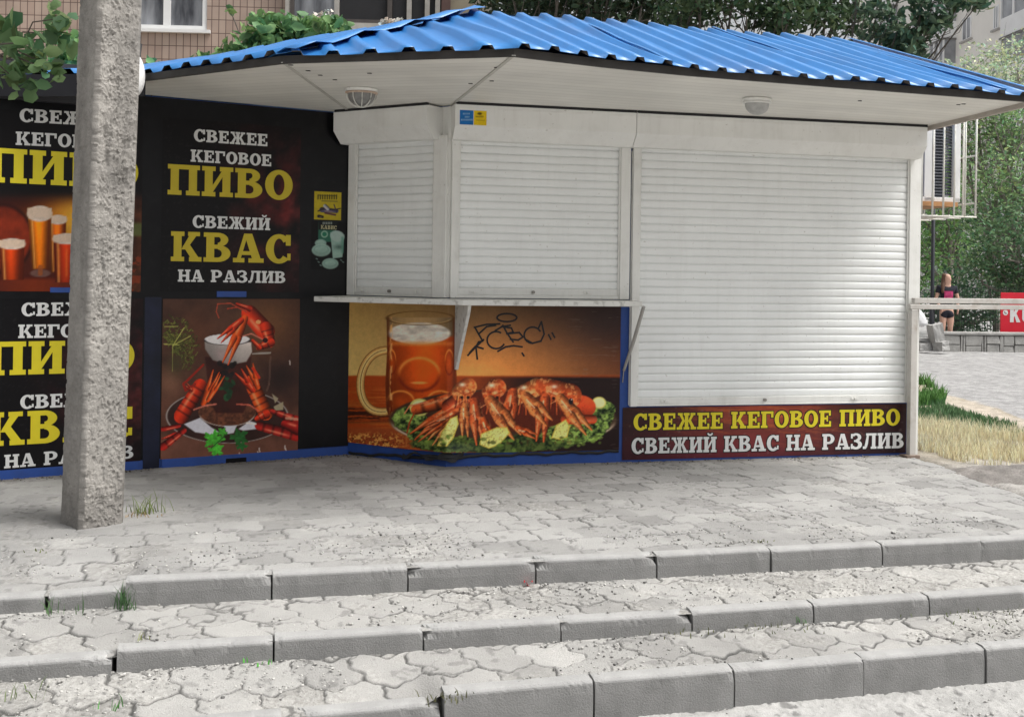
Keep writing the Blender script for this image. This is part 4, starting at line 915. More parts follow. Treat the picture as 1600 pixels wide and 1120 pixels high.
def paint_glasses(p):
    X, Y = p.X, p.Y; n = fbm(X/14, Y/14, 361); p.C = np.ones(X.shape+(3,))*np.array([16, 14, 17])
    low = sstep(296, 330, Y); p.lay(low, (70, 26, 18)); p.lay(low*np.exp(-((X-110)/55)**2-((Y-330)/60)**2), (206, 128, 36)); p.lay(low*np.exp(-((X-125)/30)**2-((Y-345)/40)**2)*.8, (242, 196, 70))
    m_, u, v = p.ell(2, 372, 48, 52); p.lay(m_*low*.9, np.array([128, 44, 22])*(.75+.5*n)[..., None]); p.lay(np.exp(-((np.hypot(u, v)-1)/.06)**2)*.7, (30, 12, 10))
    p.lay(low*np.exp(-((X-20)/60)**2-((Y-312)/14)**2)*.8, (58, 20, 16))
    p.lay(sstep(424, 436, Y), (64, 20, 14)); p.lay(sstep(430, 440, Y)*np.exp(-((X-60)/70)**2)*.6, (150, 60, 22))
    def glass(x0, x1, x2, x3, y0, y1, foam, c):
        q = p.poly([(x0, y0), (x1, y0), (x3, y1), (x2, y1)]); k = (X-(x0+(x2-x0)*(Y-y0)/(y1-y0)))/np.maximum((x1-x0)+((x3-x2)-(x1-x0))*(Y-y0)/(y1-y0), 1)
        p.lay(q, np.array(c, float)*(.45+.9*np.exp(-((k-.45)/.28)**2))[..., None]*(1.1-.35*np.clip((Y-y0)/(y1-y0), 0, 1))[..., None])
        p.lay(q*np.exp(-((k-.16)/.05)**2)*.6, (255, 190, 110)); p.lay(q*np.exp(-((k-.9)/.05)**2)*.6, (90, 26, 8))
        m2, u, v = p.ell((x0+x1)/2, y0+foam*.45, (x1-x0)/2+1, foam*.62); p.lay(m2, np.array([224, 206, 190])*(.8+.3*fbm(X/5, Y/4, 363))[..., None]); p.lay(q*sstep(y0+foam, y0+foam*.6, Y), (214, 190, 168))
    glass(77, 104, 80, 100, 338, 425, 12, (206, 96, 18)); glass(43, 81, 50, 77, 325, 420, 20, (226, 116, 16))
    m_, u, v = p.ell(63, 427, 16, 6); p.lay(m_*.7, (120, 96, 90)); p.line([(63, 418), (63, 427)], 4, (150, 80, 40), .8)
    glass(-2, 39, 2, 37, 375, 437, 14, (176, 58, 14)); glass(83, 128, 86, 122, 367, 441, 14, (170, 48, 12))
    for x in (92, 104, 113): p.lay(np.exp(-((X-x)/1.8)**2)*sstep(385, 392, Y)*sstep(436, 428, Y)*.6, (232, 120, 50))
    p.lay(low*sstep(190, 205, X), np.array([74, 42, 26])*(.5+n)[..., None]); p.lay(low*sstep(190, 205, X)*sstep(345, 352, Y)*sstep(372, 366, Y)*.8, (96, 110, 60)); p.lay(sstep(196, 206, X)*sstep(392, 400, Y)*sstep(.5, .6, fbm(X/9, Y/4, 364))*.7, (150, 60, 30))
p1a = printed('poster', [(L_, tl(-60, 320), tl(221, 320))], (1.165, 2.29), .0112, paint_glasses, None, .9, .0068)
tag(p1a, 'poster with four glasses of beer at the upper left, behind the pole', 'poster')
for tx, bl, br, h, m_ in (('СВЕЖЕЕ', (30, 191), (169, 198.5), 21, M_wht), ('КЕГОВОЕ', (24, 227), (174, 234), 21, M_wht), ('ПИВО', (-19, 284.5), (215, 296), 54, M_yel)):
    lettering(tx, L_, bl, br, h, m_, p1a, .0128)
# crayfish tower
def paint_tower(p):
    Xp, Yp = p.X, p.Y
    p.X = (Xp-230)*4; p.Y = (Yp-450)*4; X, Y = p.X, p.Y       # picture coordinates four to a photo pixel
    n = fbm(X/90, Y/90, 371); nf = fbm(X/14, Y/14, 372, 3)
    ty = np.clip((Y-60)/1000, 0, 1)[..., None]; p.C = (np.array([56, 36, 28])*(1-ty)+np.array([82, 50, 38])*ty)*(.7+.6*n)[..., None]
    p.lay(np.exp(-((X-760)/170)**2-((Y-230)/190)**2)*.8, (104, 66, 38)); p.lay(np.exp(-((X-330)/120)**2-((Y-260)/160)**2)*.5, (92, 52, 34)); p.lay(np.exp(-((X-840)/150)**2-((Y-560)/130)**2)*.8, (28, 18, 18))
    p.lay(np.exp(-((X-140)/80)**2-((Y-590)/90)**2)*.7, (120, 84, 64)); p.lay(sstep(900, 960, Y)*.85, np.array([104, 66, 52])*(.75+.4*n)[..., None])
    for k in range(420):
        a, r0 = random.uniform(-2.2, .9), random.uniform(20, 190); x0, y0 = 150, 370; x1, y1 = x0+math.cos(a)*r0*.9, y0+math.sin(a)*r0
        if x1 > 100: w_ = random.uniform(.35, 1); p.line([(x1, y1), (x1+random.uniform(-22, 22), y1+random.uniform(-22, 22))], 2.6, (104*w_, 106*w_, 46*w_))
    for q in ([(110, 240), (190, 240)], [(105, 350), (200, 355)], [(160, 360), (158, 520)], [(160, 360), (230, 250)], [(160, 360), (270, 300)]): p.line(q, 3, (168, 166, 84), .8)
    p.lay(np.exp(-((X-180)/50)**2-((Y-470)/70)**2)*.6, (52, 54, 30))
    # tray and plates
    m_, u, v = p.ell(500, 800, 385, 170); p.lay(m_, np.array([44, 26, 22])*(.7+.6*n)[..., None]); p.lay(np.exp(-((np.hypot(u, v)-.985)/.014)**2), (150, 138, 130))
    m_, u, v = p.ell(500, 780, 180, 85); p.lay(m_, np.array([78, 44, 30])*(.6+.9*nf)[..., None]); p.lay(np.exp(-((np.hypot(u, v)-.97)/.025)**2)*sstep(0, .5, v), (168, 158, 150))
    for q in ([(230, 850), (330, 810), (400, 870), (450, 900), (400, 915), (300, 900)], [(570, 880), (640, 830), (710, 850), (690, 880), (600, 890)], [(480, 860), (560, 860), (540, 905), (500, 912)]): p.lay(p.poly(q, 4), (192, 190, 196))
    for q in ([(780, 660), (820, 690), (800, 720)], [(790, 740), (850, 710), (850, 760), (800, 765)]): p.lay(p.poly(q, 3), (146, 134, 108))
    # mug of dark beer and its foam
    p.lay(p.poly([(360, 430), (650, 430), (640, 700), (600, 780), (430, 780), (390, 700)], 6), np.array([46, 20, 16])*(.7+.7*n)[..., None])
    p.line([(660, 410), (770, 405)], 5, (140, 130, 120)); p.line([(770, 430), (762, 600), (748, 640)], 6, (92, 66, 56), .6)
    p.lay(p.poly([(358, 320), (650, 340), (655, 400), (620, 460), (520, 480), (410, 450), (362, 380)], 5), np.array([190, 178, 170])*(1.02-.3*np.clip((Y-330)/150, 0, 1))[..., None]*np.clip(.72+.3*(X-400)/200, .7, 1.05)[..., None])
    m_, u, v = p.ell(500, 322, 142, 34); p.lay(m_, (206, 200, 198)); p.lay(np.exp(-((np.hypot(u, v)-1)/.05)**2)*sstep(-.2, .3, v), (22, 16, 18)); p.lay(np.exp(-((X-470)/40)**2-((Y-410)/40)**2)*.4, (176, 140, 140))
    for k in range(26):
        a, b = random.uniform(440, 560), random.uniform(465, 690)
        if abs(a-520) > 40 and b > 640: continue
        m_, u, v = p.ell(a, b, random.uniform(10, 24), random.uniform(8, 20), random.uniform(0, 90), 3); c_ = random.uniform(.35, 1); p.lay(m_*.9, (34*c_, 78*c_, 44*c_) if b > 560 else (40*c_, 30*c_, 30*c_))
    RD = (186, 44, 18); RO = (206, 70, 20)
    # top crayfish bent over the rim
    p.body(640, 160, 740, 270, 52, 58, RD, seg=0); p.body(745, 250, 770, 340, 40, 30, RD, seg=3); p.body(770, 340, 700, 370, 28, 20, RD, seg=2); p.body(700, 370, 660, 330, 16, 10, RD); m_, u, v = p.ell(738, 326, 16, 16); p.lay(m_, (36, 20, 20))
    m_, u, v = p.ell(694, 212, 16, 12); p.lay(m_*.8, (250, 170, 110))
    p.claw(610, 190, 490, 470, 34, RO, .25); p.claw(590, 200, 450, 330, 26, RD, .3); p.body(640, 130, 560, 100, 18, 8, (150, 34, 18)); p.line([(620, 150), (520, 95), (440, 100), (432, 150), (448, 185)], 3, (150, 60, 40)); p.line([(620, 140), (560, 120), (500, 130)], 3, (150, 50, 30))
    p.line([(600, 300), (650, 285), (720, 320)], 4, (190, 110, 90), .8)
    # left and right crayfish standing at the mug
    p.body(330, 610, 215, 800, 42, 48, RD, seg=5); p.claw(350, 720, 430, 520, 26, RO, .35); p.claw(380, 700, 470, 545, 20, RO, .3); p.line([(300, 600), (240, 640), (225, 600), (270, 560), (350, 480)], 7, (130, 30, 18)); p.claw(280, 640, 240, 600, 14, (140, 34, 18)); p.line([(290, 760), (360, 735), (430, 725)], 5, (200, 110, 90), .8)
    p.body(650, 590, 740, 780, 44, 46, RO, seg=5); p.claw(660, 640, 570, 520, 26, RD, .4); p.claw(690, 620, 640, 480, 24, RO, .4); p.line([(700, 560), (660, 500)], 8, RD); p.line([(560, 725), (640, 730), (700, 770)], 5, (190, 90, 70), .8); p.body(740, 790, 690, 815, 30, 18, RD, seg=2)
    # bottom crayfish
    p.claw(220, 900, 100, 960, 22, (164, 34, 22), .4); p.body(100, 880, 200, 860, 16, 12, (150, 30, 22)); p.body(100, 990, 230, 890, 26, 16, (156, 30, 22), seg=3); p.body(700, 860, 930, 920, 28, 36, (150, 28, 22), seg=4); p.body(930, 830, 780, 770, 34, 14, (160, 32, 24), seg=3); p.body(940, 880, 860, 850, 40, 24, (150, 26, 20)); p.line([(680, 850), (620, 842)], 4, (220, 200, 190)); p.line([(870, 812), (940, 820)], 8, (196, 160, 130), .7)
    # parsley
    for cx, cy, r, c_ in ((415, 945, 78, (66, 152, 46)), (430, 1010, 60, (70, 160, 48)), (575, 930, 70, (34, 84, 36)), (590, 985, 44, (36, 92, 40)), (470, 900, 40, (60, 136, 44))):
        ang = np.arctan2(Y-cy, X-cx); rr = np.hypot(X-cx, (Y-cy)*1.15); m_ = sstep(4, -4, rr-r*(.68+.2*np.cos(ang*5+cx)+.10*np.cos(ang*13)))
        p.lay(m_, np.array(c_)*(.7+.6*nf)[..., None])
    p.line([(500, 910), (400, 1000)], 3, (30, 70, 26)); p.lay(sstep(1035, 1050, Y)*0, (0, 0, 0))
    for a, b in ((700, 1000), (690, 1020), (865, 1000), (860, 985), (890, 455), (575, 1030)): p.line([(a, b), (a+3, b+22)], 4, (190, 176, 168), .8)
    p.C = p.C*.98+5
    p.X, p.Y = Xp, Yp
tw = printed('poster', [(L_, tl(252, 590), tl(466, 590))], (.055, 1.118), .0125, paint_tower, None, 1.4, .0046)
tag(tw, 'poster of boiled crayfish piled on a beer mug, between two dark posters', 'poster')
# little blue bits showing at the poster seams
for u0, u1, v0, v1 in ((338, 384, 455, 464), (352, 384, 716, 728), (78, 118, 449, 457)):
    t0, z1 = L_.tz(u0, v0); t1, z0 = L_.tz(u1, v1)
    m = MB(); m.pbox(L_, t0, t1, z0, z1, .0128, .0142); m.build('blue_tab', M_blue if u0 != 352 else M_black, kiosk)

# stickers
def sticker(pl, u0, v0, u1, v1, off, paint, label, gain=.9, step=.0035, shape=None):
    t0, z1 = pl.tz(u0, v0); t1, z0 = pl.tz(u1, v1)
    o = printed('sticker', [(pl, t0, t1)], (z0, z1), off, paint, None, gain, step); return tag(o, label, 'sticker')
def st_yellow(p):
    X, Y = p.X, p.Y; p.C = np.ones(X.shape+(3,))*np.array([188, 168, 40])*(1.03-.12*fbm(X/8, Y/8, 381))[..., None]
    for i, x in enumerate(np.arange(497, 527, 3.6)): p.line([(x, 305), (x, 311)], .9, (60, 56, 24)); 
    p.line([(498, 305.3), (526, 306)], .6, (60, 56, 24)); p.line([(503, 314.2), (527, 315)], .8, (110, 104, 50))
    p.body(503, 328, 526, 330, 4, 3, (70, 66, 96)); p.body(508, 322, 512, 326, 3, 3, (176, 176, 180)); p.line([(520, 328), (532, 326)], .8, (40, 36, 50)); p.line([(497, 330), (505, 327)], 1, (50, 40, 40)); p.line([(522, 320), (526, 332)], .9, (60, 50, 70)); p.body(498, 338, 504, 339, 2.4, 2, (44, 36, 40)); p.line([(508, 333), (524, 336)], 1.4, (90, 50, 60))
sticker(L_, 490.5, 299, 532, 344.5, .0098, st_yellow, 'square yellow sticker on the black panel above the green sticker', .95)
def st_green(p):
    X, Y = p.X, p.Y; p.C = np.ones(X.shape+(3,))*np.array([9, 9, 11])
    p.lay(p.poly([(497.5, 346), (527, 346), (525, 360), (524, 378), (497, 378)]), (44, 96, 78)); p.lay(p.poly([(497.5, 346), (527, 346), (526, 360), (498, 359)]), (20, 26, 26))
    for x in np.arange(505, 520, 2.6): p.line([(x, 347.5), (x, 350)], .7, (160, 170, 160))
    m_, u, v = p.ell(507, 366, 5.5, 5.5); p.lay(m_, (150, 180, 160)); m_, u, v = p.ell(507, 366, 3.6, 3.6); p.lay(m_, (40, 110, 84))
    wh = (150, 178, 166)
    p.lay(p.poly([(516, 363), (538, 367), (535, 402), (520, 404)]), wh); m_, u, v = p.ell(527, 369, 11.5, 8.5, 15); p.lay(m_, (166, 186, 178)); p.lay(np.exp(-((X-530)/7)**2-((Y-386)/4)**2)*.8, (70, 92, 84)); p.lay(sstep(531, 535, X)*sstep(368, 372, Y)*sstep(398, 394, Y)*sstep(538, 536, X)*.7, (90, 142, 124))
    for cx, cy, rx, ry in ((501, 380, 9, 6), (502, 391, 15, 10), (516, 412, 13, 8.5)): m_, u, v = p.ell(cx, cy, rx, ry); p.lay(m_, np.array(wh)*(1.02-.16*np.clip(v+.2, 0, 1))[..., None]); m_, u, v = p.ell(cx, cy-1, rx*.75, ry*.6); p.lay(np.exp(-((np.hypot(u, v)-1)/.12)**2)*.35, (96, 128, 116))
    for x, y in ((494, 404), (497, 409), (532, 406), (535, 409), (500, 414)): p.line([(x, y), (x+2, y+1)], .8, (110, 130, 124))
sg_ = sticker(L_, 486, 345.5, 540, 422, .0098, st_green, 'green sticker with white cups on the black panel under the yellow one', .95)
lettering('КАВИС', L_, (500.5, 357.8), (525, 359), 6.0, mat('cream_letters', L4((176, 170, 130)), .5, 0), sg_, .0105, track=.1)
def st_blue(p):
    X, Y = p.X, p.Y; p.C = np.ones(X.shape+(3,))*np.array([36, 108, 176])
    for y, a, b in ((178, 724, 735), (183, 727, 733), (187.5, 721, 739)): 
        for x in np.arange(a, b, 1.9): p.line([(x, y-.9), (x, y+.9)], .5, (190, 206, 220), .85)
def st_yel(p):
    X, Y = p.X, p.Y; p.C = np.ones(X.shape+(3,))*np.array([222, 190, 34])
    for x in np.arange(744, 756, 2.1): p.line([(x, 182-.04*(x-744)), (x, 183.4)], .5, (70, 60, 20), .9)
    m_, u, v = p.ell(749.5, 178, 3.4, 2); p.lay(m_, (90, 76, 20)); p.line([(744, 188), (757, 188.6)], .5, (150, 124, 30), .8)
sticker(Fo, 718.5, 172, 739.5, 195.5, .0008, st_blue, 'small blue sticker on the middle shutter box', .95, .003)
sticker(Fo, 740.6, 173, 760, 196.5, .0008, st_yel, 'small yellow sticker on the middle shutter box, right of the blue one', .95, .003)

# ------------------------------------------------------------------ concrete pole
K0 = gz(124, 827); pe = Plane(45, K0); pwid = .240; H_ = 8.0
lean = np.array([.0205, .004])
def pole_faces():
    """one closed skin, four faces, the two street faces pitted"""
    nz, nx = 1100, 64; ring = []; V = []
    z = np.concatenate([np.linspace(-.15, 3.3, nz), np.linspace(3.4, H_, 20)])
    per = [(0, 0), (pwid, 0), (pwid, -pwid), (0, -pwid)]
    pr = []
    ch = .018
    front = [(ch+(pwid-2*ch)*i/nx, 0) for i in range(nx+1)]
    right = [(pwid, -ch-(pwid-2*ch)*i/6) for i in range(7)]
    bk_ = [(pwid-ch-(pwid-2*ch)*i/6, -pwid) for i in range(7)]
    left = [(0, -pwid+ch+(pwid-2*ch)*i/30) for i in range(31)]
    pr = front+right+bk_+left; pr = np.array(pr); n = len(pr)
    T, Zg = pr[:, 0][None].repeat(len(z), 0), z[:, None].repeat(n, 1); O = pr[:, 1][None].repeat(len(z), 0)
    isf = (np.arange(n) <= nx)[None]; isl = (np.arange(n) >= n-31)[None]
    a = fbm(T*26, Zg*26, 401, 4); wv_ = fbm(T*9, Zg*5, 404, 3); rid = 1-np.abs(2*fbm(T*46+wv_*2.2, Zg*24+wv_*3.5, 402, 3)-1); fine = fbm(T*95, Zg*80, 403, 3)
    lump = fbm(T*9, Zg*4, 405, 2); rough_ = sstep(.25, .55, fbm(T*5, Zg*2.2, 406, 3))
    pit = sstep(.60, .70, fbm(T*58+wv_*3, Zg*34, 407, 3))
    d = isf*(rough_*((sstep(.80, .96, rid))*.0044+(a-.5)*.010)-pit*.0052+(fine-.5)*.0065+(lump-.5)*.006)
    d = d+isl*((fbm(O*12, Zg*5, 416, 2)-.5)*.008+(fbm(O*50, Zg*42, 415, 3)-.5)*.004-.004*sstep(.66, .74, fbm(O*60, Zg*44, 417, 2)))
    # a long scar and a hollow on the front face
    sc = np.exp(-((T-(.06+.09*(2.02-Zg)))/.012)**2)*sstep(1.80, 1.86, Zg)*sstep(2.06, 2.02, Zg); d = d-isf*sc*.012
    d = d-isf*np.exp(-((T-.16)/.045)**2-((Zg-1.76)/.06)**2)*.018
    er = .010*sstep(.55, .75, fbm(Zg*7, T*0+3, 409)); edge = np.isin(np.arange(n), (0, nx))[None]; d = d-edge*er
    O2 = O+np.where(isf, d, 0); T2 = T-np.where(isl, d, 0)
    x = pe.P[0]+pe.e[0]*T2+pe.n[0]*O2+lean[0]*Zg; y = pe.P[1]+pe.e[1]*T2+pe.n[1]*O2+lean[1]*Zg
    V = np.stack([x, y, Zg], -1)
    i = np.arange(len(z)*n).reshape(len(z), n); j = np.roll(i, -1, 1)
    F = np.stack([i[:-1], j[:-1], j[1:], i[1:]], -1).reshape(-1, 4)
    Tn = T-O; fine2 = fbm(Tn*95, Zg*80, 403, 3)
    tone = (.285+.10*(fbm(Tn*9, Zg*4, 405, 2)-.5)+.11*(fbm(Tn*14, Zg*14, 411, 4)-.5)+.10*(fine2-.5))
    tone = tone*np.where(isf, 1-.14*pit, .92)*(1-.28*sc*isf)*(1-.25*np.exp(-((T-.16)/.045)**2-((Zg-1.76)/.06)**2)*isf)  # pits, scar, hollow and side faces painted darker, shade put into the tone
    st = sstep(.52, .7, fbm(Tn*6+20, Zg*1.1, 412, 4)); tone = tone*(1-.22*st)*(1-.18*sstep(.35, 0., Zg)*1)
    c = tone[..., None]*np.array([1.06, 1.0, .92])
    return V.reshape(-1, 3), F, c.reshape(-1, 3)
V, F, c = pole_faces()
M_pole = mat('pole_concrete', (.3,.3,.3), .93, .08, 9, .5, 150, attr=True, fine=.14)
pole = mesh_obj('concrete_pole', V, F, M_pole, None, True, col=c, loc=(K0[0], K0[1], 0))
tag(pole, 'rough grey square concrete pole standing on the pavement in front of the left posters', 'pole')
# white oval lamp seen behind the pole under the eave
lp = thing('lamp', at(214, 118, 6.62), 'white oval lamp fixed at the eave, half hidden behind the concrete pole', 'lamp')
c0 = at(210.5, 118, 6.62); m = MB(); V = []
for i in range(13):
    for j in range(24):
        a = math.pi*i/12; b_ = 2*math.pi*j/24; V.append(c0+np.array([.055*math.sin(a)*math.cos(b_), .09*math.sin(a)*math.sin(b_), .128*math.cos(a)]))
F = []
for i in range(12):
    for j in range(24): F.append((i*24+j, i*24+(j+1) % 24, (i+1)*24+(j+1) % 24, (i+1)*24+j))
mesh_obj('lamp_shade', np.array(V), F, mat('opal_white', (.85,.85,.84), .3, .02, 5), lp, True)
m = MB(); m.tube([c0+np.array([.0, .05, .09]), c0+np.array([0, .08, .2])], .015, 8); m.build('bracket', M_fascia, lp)

# ------------------------------------------------------------------ bulkhead lamps under the soffit
M_opal = mat('frosted_glass', (.42,.42,.41), .35, .15, 30, .05, 60)
M_cage = mat('white_wire', (.66,.66,.62), .5)
M_orange = mat('aged_gasket', (.55,.42,.33), .6, .2, 20)
def bulkhead(u, v, wpx, label, ang, basemat, cage, off=0):
    p = gz(u, v, HT-.004); s_ = wpx/FPX*p[1]/2
    t = thing('ceiling_lamp', (p[0], p[1], HT), label, 'lamp')
    m = MB(); m.lathe((p[0], p[1], HT-.026), [(0, 0), (s_*.9, 0), (s_, .006), (s_, .022), (s_*.94, .0245), (0, .0245)], 28, 1, .74, ang); m.build('base', M_white, t, True)
    m = MB(); m.lathe((p[0], p[1], HT-.036), [(s_*.80, 0), (s_*1.01, .001), (s_*1.01, .011), (s_*.8, .011)], 28, 1, .74, ang); m.build('gasket', basemat, t, True)
    pr = [(s_*.86*math.cos(a), -s_*.80*math.sin(a)**.85 if a > 0 else 0) for a in np.linspace(0, math.pi/2, 9)]
    m = MB(); m.lathe((p[0], p[1], HT-.033), pr[::-1], 28, 1, .72, ang); m.build('glass', M_opal if not cage else mat('dusty_glass', (.22,.22,.215), .3, .2, 30), t, True)
    if cage:
        for k in range(4):
            a = ang+math.pi*k/4; ex = np.array([math.cos(a), math.sin(a)])
            pts = []
            for q in np.linspace(0, math.pi, 13):
                r_ = s_*.93*math.cos(q)*(1 if k % 4 == 0 else .86 if k % 2 else .74); pts.append((p[0]+ex[0]*r_, p[1]+ex[1]*r_, HT-.033-s_*.87*math.sin(q)**.85))
            m = MB(); m.tube(pts, .0035, 6); m.build('wire_guard', M_cage, t, True)
bulkhead(565, 139, 50, 'oval ceiling lamp with a white wire guard above the narrow shutter', .2, M_orange, True)
bulkhead(1183, 154.5, 46, 'plain grey glass ceiling lamp above the wide shutter', .25, M_white, False)

# ------------------------------------------------------------------ railing at the right of the kiosk
M_rail = mat('rail_paint', (.50,.48,.45), .55, .12, 6, .08, 40, dirt=(.22,.15,.10), dirt_amt=.5, dirt_scale=9)
ra = at(1423, 472, 8.36); RL_ = Plane(17, ra)
rl_ = thing('railing', (ra[0], ra[1], 0), 'grey steel railing of two square tubes joined to the kiosk corner', 'railing')
zr1 = RL_.tz(1427, 478.5)[1]
m = MB(); m.pbox(RL_, .02, 3.2, zr1+.022, zr1+.062, -.02, .02); m.build('rail', M_rail, rl_, bevel=.004)
m = MB(); m.pbox(RL_, -.02, 3.2, zr1-.022, zr1+.014, -.012, .024); m.build('rail', M_rail, rl_, bevel=.004)
m = MB(); m.pbox(RL_, -.012, .042, -.03, zr1-.023, -.015, .030); m.build('post', M_rail, rl_, bevel=.004)
m = MB(); m.pbox(RL_, 3.12, 3.17, -.1, zr1-.023, -.015, .030); m.build('post', M_rail, rl_, bevel=.004)
m = MB(); m.pbox(RL_, -.05, .06, -.01, .012, -.04, .055); m.build('foot_plate', mat('rust_plate', (.2,.15,.12), .8, .2, 20), rl_)

# ------------------------------------------------------------------ air conditioner in its cage on the kiosk side
sd0 = np.array([PB[0], PB[1]])+back*.12
CG = Plane(13.2, sd0)            # front of the cage, at right angles to the side wall
cgt = thing('wire_cage', (sd0[0], sd0[1], 1.7), 'white welded bar cage on the kiosk side, round the air conditioner', 'cage')
zc0 = CG.tz(1525, 338)[1]; tE = CG.tz(1524, 335)[0]; zt_ = 2.78; dep = 1.2
def cp(t, d, z): p = np.array(CG.xyz(t, z)); return (p[0]+back[0]*d, p[1]+back[1]*d, z)
def bar(a, b_, r=.0075):
    m = MB(); m.tube([a, b_], r, 6); m.build('bar', mat('cage_paint', (.74,.73,.66), .5, .08, 20, dirt=(.4,.28,.18), dirt_amt=.4, dirt_scale=14), cgt, True)
for t in np.linspace(.03, tE, 7): bar(cp(t, 0, zc0), cp(t, 0, zt_))
for d in np.linspace(.16, dep, 5): bar(cp(tE, d, zc0), cp(tE, d, zt_))
for t in np.linspace(.03, tE, 6): bar(cp(t, 0, zc0), cp(t, dep, zc0), .006)
for d in (0, .2, .4, .6, dep): bar(cp(.0, d, zc0-.008), cp(tE+.01, d, zc0-.008), .006)
for z in (zc0+.10, zc0+.47, zt_): bar(cp(tE, 0, z), cp(tE, dep, z)); 
bar(cp(0, 0, zt_), cp(tE, 0, zt_)); bar(cp(tE+.0, .0, zc0+.10), cp(tE+.0, .0, zc0+.11))
t0_, z0_ = CG.off(-.12).tz(1433, 312); tw_ = .415; zb_ = zc0+.115
ac = thing('air_conditioner', cp(.2, .3, zb_), 'white air conditioner with dark louvred panels inside the cage', 'air conditioner')
def acbox(t0, t1, d0, d1, z0, z1, nm, mt, bev=.004):
    m = MB(); m.hexa([cp(t0, d0, z0), cp(t1, d0, z0), cp(t1, d1, z0), cp(t0, d1, z0)], [cp(t0, d0, z1), cp(t1, d0, z1), cp(t1, d1, z1), cp(t0, d1, z1)]); return m.build(nm, mt, ac, bevel=bev)
M_ac = mat('ac_white', (.76,.76,.75), .45, .04, 6); M_lou = mat('ac_louvre', (.02,.025,.04), .5, .2, 12)
acbox(.02, tw_, .16, .62, zb_+.03, zb_+.78, 'body', mat('ac_body', (.03,.035,.045), .6))
ft = lambda u: CG.off(-.13).tz(u, 260)[0]
for u0, u1 in ((1444.5, 1461), (1490, 1501)): acbox(ft(u0), ft(u1), .13, .17, zb_+.0, zb_+.80, 'frame', M_ac)
acbox(.01, ft(1501), .13, .17, zb_-.002, zb_+.034, 'frame', M_ac); acbox(.01, ft(1501)+.003, .128, .64, zb_+.80, zb_+.83, 'frame', M_ac)
for u0, u1 in ((1462, 1489.5), (1431, 1444)):
    m = MB(); z = zb_+.05
    while z < zb_+.78:
        a, b_ = ft(u0), ft(u1); m.hexa([cp(a, .150, z), cp(b_, .150, z), cp(b_, .159, z+.010), cp(a, .159, z+.010)], [cp(a, .150, z+.006), cp(b_, .150, z+.006), cp(b_, .159, z+.018), cp(a, .159, z+.018)]); z += .024
    m.build('louvre', M_lou, ac)
bd = mesh_obj('board', np.array(sum([[cp(.0, .1, z), cp(ft(1494), .1, z), cp(ft(1494), .7, z), cp(.0, .7, z)] for z in (zb_-.038, zb_-.004)], [])), [(3,2,1,0),(4,5,6,7),(0,1,5,4),(1,2,6,5),(2,3,7,6),(3,0,4,7)], mat('orange_board', (.44,.23,.10), .7, .25, 9))
tag(bd, 'orange brown wooden board lying on the cage bottom under the air conditioner', 'board')

# ------------------------------------------------------------------ leaves, plants, trees
def leafmesh(name, C, size, seed, base, spread, parent=None, label=None, cat=None, group=None, kind=None, mt=None, aspect=.55, droop=.4, loc=None, up=None):
    """many single leaves: C are their centres"""
    r = np.random.default_rng(seed); n = len(C); sz = size*(.6+.8*r.random(n))
    d = r.normal(size=(n, 3)); d[:, 2] = d[:, 2]*.6-droop
    if up is not None: d = r.normal(size=(n, 3))*.35+np.array([0, 0, up])
    d /= np.linalg.norm(d, axis=1, keepdims=True)
    q = r.normal(size=(n, 3)); s_ = np.cross(d, q); s_ /= np.linalg.norm(s_, axis=1, keepdims=True); nn = np.cross(d, s_)
    h = sz[:, None]*.5; w = h*aspect
    V = np.stack([C-d*h, C+s_*w-d*h*.15+nn*w*.35, C+d*h, C-s_*w-d*h*.15+nn*w*.35], 1)
    if aspect > .3:
        V = np.stack([C-d*h, C+s_*w*.9-d*h*.45+nn*w*.3, C+s_*w*.8+d*h*.35+nn*w*.3, C+d*h, C-s_*w*.8+d*h*.35+nn*w*.3, C-s_*w*.9-d*h*.45+nn*w*.3], 1)
        i = np.arange(n)[:, None]*6; F = np.concatenate([i+np.array([[0, 1, 2, 3]]), i+np.array([[0, 3, 4, 5]])], 0); k = 6
    else:
        i = np.arange(n)[:, None]*4; F = np.concatenate([i+np.array([[0, 1, 2]]), i+np.array([[0, 2, 3]])], 0); k = 4
    b = np.array(base); t = r.random((n, 1)); hue = r.normal(size=(n, 1))*.12
    col = b*(1-spread+2*spread*t)*np.concatenate([1+hue+.15*(t > .85), np.ones((n, 1)), 1-hue*.5], 1)
    o = mesh_obj(name, V.reshape(-1, 3), F, mt or M_leafA, parent, False, col=np.clip(np.repeat(col, k, 0), .003, .8), loc=loc)
    if label: tag(o, label, cat, group)
    if kind: tag(o, kind=kind)
    return o
def clumps(centers, radii, n, seed, hollow=.35):
    r = np.random.default_rng(seed); centers = np.array(centers, float); radii = np.array(radii, float)
    if radii.ndim == 1: radii = np.stack([radii, radii, radii*.75], -1)
    wgt = (radii.prod(1))**.67; k = r.choice(len(centers), n, p=wgt/wgt.sum())
    d = r.normal(size=(n, 3)); d /= np.linalg.norm(d, axis=1, keepdims=True); rr = (hollow+(1-hollow)*r.random((n, 1))**.6)*(.8+.4*r.random((n, 1)))
    return centers[k]+d*rr*radii[k]
def limb(m, a, b, r0, r1, seed, n=7, wob=.08):
    r = np.random.default_rng(seed); a, b = np.array(a, float), np.array(b, float); L = np.linalg.norm(b-a); pts = []
    for i in range(n):
        t = i/(n-1); p = a+(b-a)*t
        if 0 < i < n-1: p = p+r.normal(size=3)*L*wob*.4
        pts.append(p)
    m.tube(pts, [r0+(r1-r0)*i/(n-1) for i in range(n)], 8); return pts
